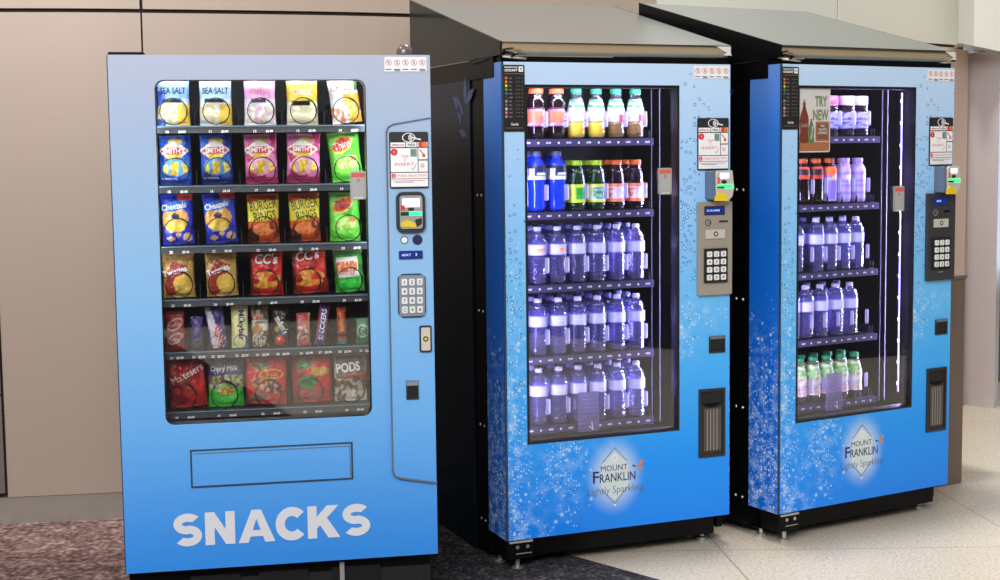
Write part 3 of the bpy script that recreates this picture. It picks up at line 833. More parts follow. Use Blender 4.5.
    b.add([(0, 0, zf), (w, 0, zf), (w, RD, RZ), (0, RD, RZ), (0, .01, zf - .02), (w, .01, zf - .02), (w, RD, RZ - .02), (0, RD, RZ - .02)],
          [(0, 1, 2, 3), (4, 7, 6, 5), (0, 4, 5, 1), (3, 2, 6, 7), (0, 3, 7, 4), (1, 5, 6, 2)], 'steel')
    rf = b.build('roof_cover', T)
    b = MB(); b.add([(-.001, RD, 1.858), (-.001, RD, RZ + .001), (-.001, -.002, zf + .001), (-.001, -.002, zf0 - .004),
                     (-.010, RD, 1.858), (-.010, RD, RZ + .001), (-.010, -.002, zf + .001), (-.010, -.002, zf0 - .004)],
                    [(0, 1, 2, 3), (7, 6, 5, 4), (0, 4, 5, 1), (1, 5, 6, 2), (2, 6, 7, 3), (3, 7, 4, 0)], 'gable' if k == 2 else 'black'); b.build('roof_gable', rf)
    b = MB(); b.add([(w + .001, RD, 1.858), (w + .001, RD, RZ), (w + .001, 0, zf), (w + .001, 0, zf0),
                     (w + .006, RD, 1.858), (w + .006, RD, RZ), (w + .006, 0, zf), (w + .006, 0, zf0)],
                    [(0, 1, 2, 3), (7, 6, 5, 4), (0, 4, 5, 1), (1, 5, 6, 2), (2, 6, 7, 3), (3, 7, 4, 0)], 'gable'); b.build('roof_gable', rf)
    b = MB(); n = 10; P = []
    for i in range(n + 1):
        q = i / n; P.append((-.004 + .004 * q + .022 * q * q, zf - .002 - (zf - zf0) * q))
    vs = [(0, p[0], p[1]) for p in P] + [(w, p[0], p[1]) for p in P]
    b.add(vs, [(i, i + 1, n + 2 + i, n + 1 + i) for i in range(n)], 'steel_trim')
    b.box(0, w, .02, .03, zf0 - .002, zf - .02, 'steel_trim')
    b.build('roof_fascia', rf, smooth=True)
    b = MB(); b.flat([(w - .062, 1.901), (w - .001, 1.901), (w - .001, 1.872), (w - .03, 1.884)], -.0055, 'header'); b.flat([(w - .035, 1.868), (w + .004, 1.868), (w - .001, 1.878), (w - .02, 1.876)], -.005, 'header'); b.build('fascia_corner', rf, recalc=False)
    # lights
    b = MB(); b.box(.769, .774, .136, .141, .50, 1.74, 'led_dim')
    for i in range(14): b.box(.7675, .769, .1350, .1415, .53 + i * .09, .542 + i * .09, 'led_violet')
    b.build('light_strip', T)
    b = MB(); b.box(.066, .07, .045, .055, .50, 1.74, 'led_violet'); b.build('light_strip', T)  # unseen left strip, added behind the door frame edge
    # dark rails of the delivery lift
    b = MB()
    for u, d in ((.705, .15), (.665, .14)): b.box(u - .0015, u + .0015, d, d + .004, .47, 1.77, 'rail')
    b.build('lift_rail', T)
    # shelves
    dv = DC if k == 2 else G3; ue = .655 if k == 2 else .622
    for r, z in enumerate(DSH):
        b = MB(); b.box(.058, ue, .125, .70, z + .008, z + .016, 'tray'); 
        for i in range(8): 
            u = (.118 + i * .0817 if k == 2 else .135 + i * .0785) if i < 7 else ue
            if u > ue: continue
            b.box(u - .001, u + .001, .14, .70, z + .016, z + .045, 'tray')
        sh = b.build('shelf', T)
        b = MB(); b.box(.058, ue + .007, .118, .124, z - .012, z + .014, 'strip_violet'); b.build('price_strip', sh)
        b = MB()
        for i in range(14):
            u = .105 + i * .0408
            if u > ue - .01: continue
            if i % 2: b.text('$4.20', u, z + .001, .0075, .1175, 'white', align='c', bold=.05)
            else: b.flat(rect(u - .0035, u + .0035, z - .003, z + .004), .1175, 'white')
        b.build('price_lettering', sh, recalc=False)
        for i, u in enumerate(dv):
            b = MB(); b.rbox(u + .012, u + .029, .122, .125, z + .058, z + .116, .003, 'gate')
            b.line([(u + .026, z + .064), (u + .026, z + .110)], .0035, .1215, 'white')  # white highlight on the gate drawn as a line
            b.build('bottle_gate', T, recalc=False)
    # clear plastic delivery bucket
    b = MB(); b.box(.330, .416, .095, .098, .47, .555, 'flap'); b.box(.330, .416, .097, .099, .555, .62, 'flap'); b.line([(.375, .49), (.39, .475), (.385, .505)], .003, .0945, 'white')
    b.build('clear_bucket', T, recalc=False)
    # outside fittings
    prohibition_sticker(T, .768, .918, 1.782, 1.828, -.002)
    payment_sticker(T, .781, .915, 1.441, 1.636, -.004)
    glass_tag(T, *((.621, .678, 1.354, 1.453) if k == 2 else (.597, .655, 1.262, 1.364)), .006)
    # menu board
    x0, x1, y_ = .002, .083, -.003
    b = MB(); b.rbox(x0, x1, y_, -.0003, 1.590, 1.824, .005, 'tag_black'); mb_ = b.build('menu_board', T)
    b = MB(); a = y_ - .0005
    b.text('KILOJOULE', x0 + .004, 1.812, .0065, a, 'white', w=.05, bold=.03); b.text('COUNT', x0 + .004, 1.801, .0085, a, 'white', w=.05, bold=.04)
    b.flat(rect(x0 + .058, x0 + .075, 1.800, 1.819), a, 'white'); b.text('kJ', x0 + .0665, 1.8095, .010, a - .0003, 'ink', align='c', bold=.03)
    b.line([(x0 + .004, 1.793), (x1 - .004, 1.793)], .0012, a, 'silver')
    cols = ['pinkred', 'orange', 'yellow', 'green', 'greyink', 'outline_dark', 'silver', 'outline', 'silver_light', 'pink', 'silver']
    for i, cm in enumerate(cols):
        z = 1.778 - i * .0135; b.disc(x0 + .010, z, .0052, a, cm, 12)
        for xx, ln in ((.021, .014), (.048, .004), (.058, .004), (.069, .004)): b.line([(x0 + xx, z), (x0 + xx + ln * random.uniform(.6, 1), z)], .0018, a, 'silver')
        b.line([(x0 + .021, z - .004), (x0 + .030, z - .004)], .0012, a, 'outline')
    b.text('Coca-Cola', x0 + .027, 1.612, .009, a, 'white', w=.028, shear=.3, bold=.02); b.line([(x0 + .006, 1.603), (x1 - .008, 1.603)], .001, a, 'silver')
    b.build('menu_print', mb_, recalc=False)
    # card reader that sticks out
    b = MB(); u0, u1, q0, q1 = .815, .904, 1.330, 1.440
    b.rbox(u0, u1 - .006, -.050, -.0005, q0 + .003, q1 - .002, .004, 'reader_side'); cr = b.build('card_reader', T)
    b = MB(); b.prism([[(u0 + .016, q0 + .006), (u1 - .02, q0), (u1 - .004, q0 + .012), (u1 + .004, q0 + .045), (u1 - .004, q1), (u0 + .022, q1), (u0 + .014, q1 - .01)]], -.058, -.0505, 'silver_light'); b.build('reader_face', cr, bevel=.002)
    b = MB(); b.flat(rect(u0 + .030, u0 + .070, q1 - .030, q1 - .008), -.0588, 'lcd_pale'); b.build('screen', cr, recalc=False)
    b = MB(); b.disc(u0 + .048, q0 + .068, .012, -.0588, 'ink', 14, rz=.007); b.flat([(u0 + .020, q0 + .048), (u0 + .085, q0 + .042), (u0 + .085, q0 + .058), (u0 + .022, q0 + .058)], -.0588, 'green_led'); b.flat([(u0 + .018, q0 + .046), (u0 + .05, q0 + .044), (u0 + .05, q0 + .052), (u0 + .018, q0 + .052)], -.0592, 'ink'); b.flat(rect(u0 + .020, u0 + .030, q0 + .062, q0 + .085), -.0588, 'pinkred'); b.build('green_light', cr, recalc=False)
    b = MB(); b.prism([[(u0 + .006, q0 - .002), (u0 + .066, q0 - .004), (u0 + .062, q0 + .012), (u0 + .05, q0 + .026), (u0 + .025, q0 + .030), (u0 + .008, q0 + .014)]], -.0625, -.0585, 'yellow'); b.build('card_guide', cr)
    # selection panel
    p0, p1, r0, r1 = (.779, .924, .972, 1.323) if k == 2 else (.768, .924, .975, 1.330)
    b = MB(); b.rbox(p0, p1, -.016, -.0005, r0, r1, .003, panel_mat); pn = b.build('selection_panel', T, bevel=.0015)
    yy = -.0165
    b = MB(); b.rbox(p0 + .024, p0 + .112, yy - .001, yy, r1 - .050, r1 - .016, .002, 'ink'); b.flat(rect(p0 + .028, p0 + .108, r1 - .047, r1 - .019), yy - .0013, 'lcd')
    if k == 2: b.text('ICE COLD DRINKS', p0 + .034, r1 - .036, .007, yy - .0017, 'lcd_text', w=.055)
    else: b.text('$4.20', p0 + .045, r1 - .036, .009, yy - .0017, 'lcd_text')
    b.build('display', pn, recalc=False)
    b = MB(); b.disc(p0 + .040, r1 - .078, .013, yy - .0006, 'ink' if k == 2 else 'silver', 16, r0=.010); b.text('NO', p0 + .047, r1 - .078, .007, yy - .0008, 'ink' if k == 2 else 'silver', align='c'); b.rbox(p0 + .088, p0 + .126, yy - .001, yy, r1 - .078, r1 - .071, .001, 'ink' if k == 2 else 'black'); b.build('coin_slot', pn, recalc=False)
    b = MB(); b.rbox(p0 + .030, p0 + .112, yy - .004, yy, r1 - .138, r1 - .104, .003, 'silver_light'); b.disc(p0 + .072, r1 - .121, .010, yy - .0046, 'chute', 14); b.disc(p0 + .072, r1 - .121, .006, yy - .005, 'silver_light', 12); b.build('coin_return_lever', pn, recalc=False)
    kx0, kx1, kz0, kz1 = p0 + .022, p0 + .122, r0 + .046, r0 + .176
    keypad(T, kx0, kx1, kz0, kz1, -.023, keyplate, 'key', 'ink', .003)
    if k == 3: 
        b = MB(); b.line([(p0 + .06, r0 + .034), (p0 + .09, r0 + .034)], .003, yy - .0006, 'silver'); b.build('maker_mark', pn, recalc=False)
    # coin return cup and delivery opening
    b = MB(); b.prism([rect(.833, .903, .748, .812), rect(.839, .897, .754, .800)], -.004, .0, 'ink'); b.flat(rect(.839, .897, .754, .800), -.0004, 'black_matt'); b.flat(rect(.836, .900, .801, .814), -.0045, 'outline'); b.build('coin_return', T, recalc=False)
    b = MB(); b.prism([rect(.788, .903, .348, .612), rect(.797, .894, .360, .602)], -.006, .0, 'ink'); dl = b.build('delivery_opening', T, bevel=.001)
    b = MB(); b.flat(rect(.797, .894, .36, .602), -.0005, 'chute'); b.flat(rect(.797, .894, .555, .602), -.0014, 'black_matt'); b.flat([(.797, .556)] + [(.797 + .097 * i / 10, .556 - .016 * math.sin(PI * i / 10)) for i in range(1, 10)] + [(.894, .556)], -.0016, 'black')
    b.flat(rect(.812, .886, .372, .536), -.002, 'chute_in')
    for i in range(4): b.line([(.826 + i * .014, .375), (.826 + i * .014, .530)], .0025, -.0024, 'silver')
    b.build('delivery_flap', dl, recalc=False)
    # maker's artwork on the door
    b = MB(); cx = .432; cz = .315; y_ = -.0012
    dm = [(cx, cz + .105), (cx + .062, cz + .045), (cx + .062, cz - .045), (cx, cz - .105), (cx - .062, cz - .045), (cx - .062, cz + .045)]
    b.flat([(cx + (p[0] - cx) * .9, cz + (p[1] - cz) * .9) for p in dm], -.0006, 'diamond_fill')
    for sgn in (1, -1):
        b.line([(cx - .050, cz + sgn * .053), (cx, cz + sgn * .105), (cx + .050, cz + sgn * .053)], .0028, y_, 'diamond')
    b.flat([(cx - .006, cz - .108), (cx + .008, cz - .108), (cx + .001, cz - .118)], y_, 'white')
    b.disc(cx, cz + .066, .012, y_, 'white', 12, r0=.009)
    b.text('MOUNT', cx - .002, cz + .030, .021, y_, 'navyink', align='c', w=.110)
    b.text('RANKLIN', cx - .062, cz - .022, .032, y_, 'navyink', w=.148, bold=.008)
    b.text('F', cx - .090, cz - .022, .044, y_, 'navyink', w=.026, bold=.01)
    b.text('Lightly Sparkling', cx + .004, cz - .056, .036, y_, 'greyink', align='c', w=.232, bold=-.012)
    for pts, cm in (([(0, 0), (.018, .026), (.030, .018), (.018, .004)], 'wing'), ([(0, 0), (.026, .0), (.026, -.014), (.010, -.012)], 'wing2'), ([(0, 0), (-.016, .010), (-.018, .002)], 'ink')):
        b.flat([(cx + .092 + p[0], cz + .026 + p[1]) for p in pts], y_, cm)
    b.build('brand_artwork', T, recalc=False, label='white diamond emblem with dark blue lettering')
    return T
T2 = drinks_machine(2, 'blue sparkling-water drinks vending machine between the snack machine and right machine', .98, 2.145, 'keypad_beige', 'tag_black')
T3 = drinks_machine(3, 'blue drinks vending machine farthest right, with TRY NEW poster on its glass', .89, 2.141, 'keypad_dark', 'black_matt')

# poster on the right machine's glass
b = MB(); b.rbox(.087, .252, .006, .0105, 1.503, 1.750, .008, 'poster_bg'); ps = b.build('promotional_poster', T3, label='grey and brown TRY NEW poster on the glass')
b = MB(); y_ = .0054
b.text('TRY', .205, 1.697, .040, y_, 'poster_green', align='c', w=.064, bold=.04); b.text('NEW', .203, 1.645, .042, y_, 'poster_green', align='c', w=.080, bold=.04)
b.flat(rect(.089, .247, 1.508, 1.542), y_, 'poster_wood'); b.flat(rect(.177, .247, 1.545, 1.620), y_, 'poster_wood'); b.flat(rect(.183, .241, 1.552, 1.612), y_ - .0003, 'poster_brown')
b.text('THE', .212, 1.603, .008, y_ - .0006, 'white', align='c'); b.text('COLA WITH', .212, 1.590, .009, y_ - .0006, 'white', align='c', w=.042); b.text('A DIFFERENCE', .212, 1.577, .009, y_ - .0006, 'white', align='c', w=.048)
def bott(cx, z0, h, w_, m):
    pr = [(.30, 0), (.46, .03), (.5, .12), (.42, .28), (.46, .42), (.5, .55), (.44, .66), (.25, .80), (.14, .90), (.14, 1)]
    b.flat([(cx + p * w_, z0 + q * h) for p, q in pr] + [(cx - p * w_, z0 + q * h) for p, q in reversed(pr)], y_ - .0005, m)
bott(.119, 1.538, .155, .046, 'cola'); bott(.155, 1.538, .092, .032, 'cola_green')
b.text('Coca-Cola', .119, 1.606, .014, y_ - .0009, 'silver_light', align='c', w=.032, shear=.3); b.text('Coca-Cola', .157, 1.578, .010, y_ - .0009, 'white', align='c', w=.05, rot=1.4, shear=.3)
b.disc(.119, 1.698, .006, y_ - .0009, 'silver', 10)
b.build('poster_print', ps, recalc=False)

# ------------------------------------------------------------------ packets
def bag_surf(w, h, dp, seed, crimp=.05):
    def f(x, z):
        s = max(-1, min(1, 2 * x / w)); t = max(0.0, min(1.0, z / h))
        e = (1 - abs(s) ** 2.6) ** .55 if abs(s) < 1 else 0
        tt = (t - crimp) / (1 - 2 * crimp)
        g = 0 if tt <= 0 or tt >= 1 else (math.sin(PI * tt)) ** .5
        n = noise.noise(Vector((x * 38 + seed * 7.1, z * 30, seed * 3.3))) * .0070 + noise.noise(Vector((x * 90, z * 70 + seed, seed * 1.7))) * .0026
        ed = (1 - abs(s)) * 5; ed = max(0, min(1, ed))
        return -(dp / 2) * e * g - n * g * ed
    return f
def packet(name, w, h, dp, paint, seed, mat='foil', nx=30, ny=42, crimp=.05, waist=.04):
    f = bag_surf(w, h, dp, seed, crimp); vs = []; cols = []
    def outline(t):  # sides pull in a little where the packet is full
        return 1 - waist * math.sin(PI * t) + .015 * noise.noise(Vector((seed * 5.3, t * 6, 0)))
    for side in (1, -1):
        for j in range(ny + 1):
            t = j / ny
            for i in range(nx + 1):
                s = i / nx; x = (s - .5) * w; z = t * h
                y = f(x, z) if side == 1 else -f(x, z) * .7
                zz = z + (.0025 * math.sin(i * PI) if 0 else 0)
                vs.append((x * outline(t), y - side * .0006, zz))
                cols.append(paint(s, t) if side == 1 else paint(.02, t))
    fs = []; n1 = (nx + 1) * (ny + 1)
    for sd in (0, 1):
        for j in range(ny):
            for i in range(nx):
                a = sd * n1 + j * (nx + 1) + i; q = (a, a + 1, a + nx + 2, a + nx + 1)
                fs.append(q if sd == 0 else q[::-1])
    def rim(idx):
        for a, c in zip(idx, idx[1:]): fs.append((c, a, a + n1, c + n1))
    rim([i for i in range(nx + 1)]); rim([ny * (nx + 1) + i for i in range(nx, -1, -1)])
    rim([j * (nx + 1) + nx for j in range(ny + 1)]); rim([j * (nx + 1) for j in range(ny, -1, -1)])
    me = bpy.data.meshes.new(name); me.from_pydata(vs, [], fs); me.materials.append(M[mat])
    ca = me.color_attributes.new('print', 'FLOAT_COLOR', 'POINT')
    for i, c in enumerate(cols): ca.data[i].color = L(c)
    me.polygons.foreach_set('use_smooth', [True] * len(fs)); me.update()
    o = bpy.data.objects.new(name, me); C.objects.link(o)
    return o, f
def place(o, k, u, d, z, yaw=0.0, tilt=0.0, lean=0.0):
    p = W(k, u, d, z); t = POSE[k][2]
    o.matrix_world = Matrix.Translation(p) @ Matrix.Rotation(t + yaw, 4, 'Z') @ Matrix.Rotation(lean, 4, 'X') @ Matrix.Rotation(tilt, 4, 'Y')
def lettering(o, f, items):
    b = MB()
    for (s, x, z, h, w, m, kw) in items: b.text(s, x, z, h, 0, m, w=w, align='c', fn=lambda X, Z: f(X, Z) - .0022, **kw)
    return b.build('lettering', o, recalc=False)

def inell(s, t, cx, cy, rx, ry, a=0.0):
    dx, dy = s - cx, (t - cy); ca, sa = math.cos(a), math.sin(a)
    X, Y = dx * ca + dy * sa, -dx * sa + dy * ca
    return (X / rx) ** 2 + (Y / ry) ** 2 < 1
def india(s, t, cx, cy, rx, ry): return abs(s - cx) / rx + abs(t - cy) / ry < 1
def vn(s, t, k, sd): return noise.noise(Vector((s * k, t * k * 1.3, sd)))
def chips(s, t, cx, cy, rx, ry, base, sd, c1=(242, 214, 110), c2=(214, 160, 60), k=9):
    if inell(s, t, cx, cy, rx, ry) and vn(s, t, k * .6, sd + 4) > -.28:
        return c1 if vn(s, t, k, sd) > 0 else c2
    return base
def P_seasalt(dark):
    def f(s, t):
        c = (150, 188, 240) if dark else (186, 220, 246)
        if t > .86: c = (225, 235, 246)
        if t < .50: c = (232, 240, 246)
        if dark and s < .25 and t < .62: c = (70, 110, 214)
        if .42 < t < .50 and .15 < s < .75: c = (24, 30, 44)
        if t < .40 and s > .62: c = (236, 200, 84)
        elif t < .42: c = chips(s, t, .42, .22, .5, .2, c, 2, (252, 246, 220), (236, 220, 160))
        return c
    return f
def P_pinkwhite(s, t):
    c = (240, 176, 214)
    if t > .85: c = (246, 220, 236)
    if t < .48: c = (246, 238, 240)
    if .42 < t < .48 and .2 < s < .7: c = (60, 40, 60)
    if t < .35: c = chips(s, t, .5, .2, .5, .18, c, 5, (250, 244, 214), (240, 190, 210))
    return c
def P_yellow(s, t):
    c = (244, 208, 70)
    if t > .80: c = (246, 240, 214)
    if t < .45: c = (250, 240, 200)
    if .38 < t < .46 and .15 < s < .75: c = (30, 28, 26)
    if t < .2: c = (236, 226, 190)
    return c
def P_chilli(s, t):
    c = (242, 244, 246)
    if t > .93: c = (230, 190, 190)
    if t < .55 and s > .45: c = (240, 170, 50) if vn(s, t, 6, 3) > -.1 else (250, 214, 110)
    if t < .32 and s < .6: c = (224, 140, 110) if vn(s, t, 7, 6) > .05 else (246, 236, 226)
    if s > .85 and t > .6: c = (90, 140, 80)
    return c
def P_smith(base, dark, hi):
    def f(s, t):
        c = base if vn(s, t, 3, 8) > -.2 else dark
        if t < .12: c = dark
        if inell(s, t, .5, .86, .22, .08): c = (226, 190, 60)
        if india(s, t, .45, .68, .50, .22): c = (240, 238, 236)
        if india(s, t, .45, .68, .42, .17) and abs(t - .68) < .075 + .0 * s: c = (214, 50, 52)
        if india(s, t, .45, .56, .26, .12) and t < .60: c = (230, 196, 70)
        if inell(s, t, .5, .36, .42, .17): c = hi
        return chips(s, t, .5, .33, .40, .13, c, 1, (246, 220, 90), (222, 178, 50))
    return f
def P_thins(s, t):
    c = (96, 206, 60) if vn(s, t, 2.4, 3) > -.25 else (64, 170, 44)
    if t > .90: c = (110, 170, 80)
    if inell(s, t, .42, .74, .36, .17, .25): c = (216, 196, 90)
    if inell(s, t, .42, .74, .30, .12, .25): c = (206, 70, 50)
    if inell(s, t, .5, .34, .44, .20): c = (132, 226, 84)
    if inell(s, t, .5, .36, .34, .12): c = (206, 230, 130) if vn(s, t, 8, 9) > -.1 else (150, 210, 90)
    if inell(s, t, .74, .44, .12, .06): c = (206, 130, 80)
    return c
def P_cheezels(s, t):
    c = (44, 60, 200) if vn(s, t, 3, 5) > -.15 else (28, 34, 150)
    if t > .86 and s > .5: c = (206, 70, 74)
    if inell(s, t, .42, .50, .42, .24): c = (226, 168, 80)
    if inell(s, t, .42, .56, .14, .06): c = (34, 30, 60)
    if inell(s, t, .42, .34, .30, .10): c = (240, 206, 90)
    if inell(s, t, .42, .76, .44, .10, .12): c = (52, 120, 214)
    if inell(s, t, .78, .14, .15, .08) or inell(s, t, .5, .2, .08, .06) or inell(s, t, .25, .12, .12, .05): c = (222, 180, 150)
    return c
def P_burger(s, t):
    c = (206, 80, 40) if vn(s, t, 4, 2) > -.1 else (160, 50, 28)
    if t > .9: c = (190, 84, 60)
    if .44 < t < .88 and t > .44 + (s - .5) * .12 and t < .88 + (s - .5) * .14: c = (222, 206, 50)
    if t < .30 and s < .35: c = (70, 22, 16)
    if inell(s, t, .5, .28, .34, .13): c = (236, 120, 60) if vn(s, t, 7, 1) > 0 else (246, 150, 84)
    if inell(s, t, .8, .36, .12, .10): c = (150, 52, 26)
    return c
def P_twist(s, t):
    c = (206, 166, 96) if vn(s, t, 3, 7) > -.1 else (170, 124, 66)
    if t > .88: c = (190, 150, 96)
    if abs((s - .42) + (t - .55) * .3) / .42 + abs((t - .60) - (s - .5) * .3) / .26 < 1: c = (158, 44, 42)
    if inell(s, t, .62, .30, .30, .20): c = (232, 192, 90)
    if inell(s, t, .25, .25, .2, .2) and not inell(s, t, .62, .30, .30, .20): c = (150, 52, 40)
    return c
def P_cc(s, t):
    c = (206, 52, 38) if vn(s, t, 3, 9) > -.2 else (160, 34, 28)
    if t > .9: c = (170, 60, 50)
    c = chips(s, t, .45, .34, .48, .18, c, 7, (238, 176, 80), (226, 140, 60), 6)
    if s < .10: c = (90, 26, 24)
    return c
def P_grain(s, t):
    c = (70, 160, 66) if vn(s, t, 3, 4) > -.1 else (44, 120, 50)
    if .34 < t < .80 and .08 < s < .82: c = (214, 214, 206)
    if .46 < t < .70 and .05 < s < .80: c = (196, 84, 48) if vn(s, t, 9, 2) > -.1 else (214, 190, 170)
    if inell(s, t, .5, .16, .42, .14): c = (60, 196, 70)
    if t > .9: c = (120, 150, 110)
    return c
def P_kitkat(s, t):
    c = (180, 40, 44)
    if inell(s, t, .5, .66, .42, .15, .2) or inell(s, t, .5, .30, .40, .13, .2): c = (226, 206, 206)
    if inell(s, t, .5, .66, .36, .11, .2) or inell(s, t, .5, .30, .34, .09, .2): c = (196, 50, 52)
    return c
def P_purplebar(s, t):
    c = (84, 58, 140) if vn(s, t, 5, 5) > -.1 else (50, 36, 90)
    if t < .35: c = (50, 46, 60) if vn(s, t, 12, 2) > 0 else (96, 92, 110)
    if inell(s, t, .5, .6, .3, .1, .6): c = (120, 100, 180)
    return c
def P_picnic(s, t):
    c = (70, 60, 120) if vn(s, t, 5, 5) > -.05 else (110, 96, 150)
    if abs(s - (.15 + (1 - t) * .35)) < .12 + (1 - t) * .20: c = (224, 214, 224)
    if inell(s, t, .52, .38, .20, .12, .7) or inell(s, t, .66, .16, .22, .10, .7): c = (206, 66, 84)
    return c
def P_milkybar(s, t):
    c = (236, 232, 178)
    if s < .18 or s > .9: c = (216, 214, 140)
    if s > .8 and t < .3: c = (96, 130, 180)
    return c
def P_choccandy(s, t):
    c = (150, 130, 100) if vn(s, t, 6, 2) > 0 else (88, 74, 58)
    if .40 < t < .64: c = (206, 200, 190)
    if inell(s, t, .35, .44, .3, .10): c = (190, 120, 50)
    if inell(s, t, .45, .2, .38, .18): c = (214, 208, 190) if vn(s, t, 9, 6) > -.1 else (90, 80, 66)
    if inell(s, t, .3, .72, .12, .06): c = (190, 44, 40)
    return c
def P_mm(s, t):
    c = (50, 36, 28)
    if inell(s, t, .3, .44, .14, .08): c = (190, 150, 50)
    if inell(s, t, .5, .34, .14, .07): c = (56, 86, 150)
    if inell(s, t, .45, .16, .30, .13): c = (214, 44, 48)
    if inell(s, t, .4, .2, .08, .05): c = (240, 200, 200)
    return c
def P_pinkbar(s, t):
    c = (196, 110, 110)
    if t > .78: c = (190, 70, 74)
    if .2 < t < .6: c = (220, 190, 180) if vn(s, t, 6, 3) > 0 else (190, 110, 100)
    if s > .82: c = (200, 150, 90)
    return c
def P_snick(s, t):
    c = (66, 56, 150)
    if s < .12 or s > .88: c = (190, 60, 70)
    return c
def P_boost(s, t):
    c = (200, 84, 40) if vn(s, t, 6, 3) > -.2 else (140, 52, 34)
    if t < .12: c = (90, 150, 140)
    if .2 < t < .3: c = (70, 40, 40)
    return c
def P_mint(s, t):
    c = (36, 128, 84)
    if inell(s, t, .5, .5, .46, .26) and not inell(s, t, .5, .5, .40, .21): c = (206, 226, 214)
    return c
def P_malt(s, t):
    c = (196, 40, 34) if vn(s, t, 2, 3) > -.2 else (166, 26, 26)
    if t > .93: c = (120, 70, 50)
    if inell(s, t, .30, .26, .30, .18): c = (140, 14, 20)
    if inell(s, t, .52, .30, .14, .10) or inell(s, t, .22, .34, .1, .07): c = (196, 60, 50)
    if inell(s, t, .5, .52, .08, .05): c = (120, 60, 30)
    return c
def P_dairy(s, t):
    c = (70, 50, 104)
    if t < .62: c = (160, 176, 110) if vn(s, t, 9, 4) > 0 else (120, 84, 92)
    if t < .36: c = (60, 180, 60)
    if inell(s, t, .5, .26, .34, .17): c = (96, 200, 84)
    if inell(s, t, .5, .32, .25, .08): c = (196, 120, 60) if vn(s, t, 12, 1) > 0 else (226, 200, 90)
    if t > .92: c = (50, 36, 84)
    return c
def P_allen(two):
    def f(s, t):
        c = (206, 44, 44) if vn(s, t, 2.5, 3) > -.25 else (170, 28, 34)
        if t > .93: c = (180, 50, 50)
        if two:
            if s < .28 and t < .85: c = (150, 60, 56)
            if inell(s, t, .34, .78, .2, .10) or inell(s, t, .40, .42, .22, .15): c = (64, 140, 70) if vn(s, t, 8, 2) > -.2 else (40, 100, 54)
            if inell(s, t, .5, .18, .34, .10): c = (150, 110, 100) if vn(s, t, 10, 5) > 0 else (190, 60, 60)
            if inell(s, t, .72, .62, .24, .09): c = (196, 150, 60)
        else:
            if inell(s, t, .35, .76, .22, .07): c = (110, 96, 60) if vn(s, t, 12, 3) > 0 else (80, 120, 70)
            if inell(s, t, .34, .42, .2, .17): c = (206, 130, 60) if vn(s, t, 9, 3) > 0 else (120, 70, 60)
            if inell(s, t, .66, .34, .22, .12): c = (84, 40, 48) if vn(s, t, 9, 8) > -.1 else (220, 150, 140)
            if inell(s, t, .62, .60, .30, .10): c = (216, 170, 60)
            if inell(s, t, .62, .60, .26, .075): c = (200, 50, 44)
            if inell(s, t, .3, .13, .28, .10): c = (170, 110, 90) if vn(s, t, 12, 6) > 0 else (110, 120, 110)
        return c
    return f
def P_pods(s, t):
    c = (120, 92, 84)
    if s < .06 or s > .94 or t > .96 or t < .04: c = (190, 186, 182)
    if .48 < t < .60 and s > .4: c = (170, 70, 60)
    if t < .48: c = (190, 176, 150) if vn(s, t, 7, 3) > .05 else (104, 76, 56)
    if t < .22 and s > .2: c = (214, 208, 196) if vn(s, t, 5, 6) > -.2 else (120, 96, 76)
    return c
WH = 'white'; IK = 'ink'
K = lambda **k: k
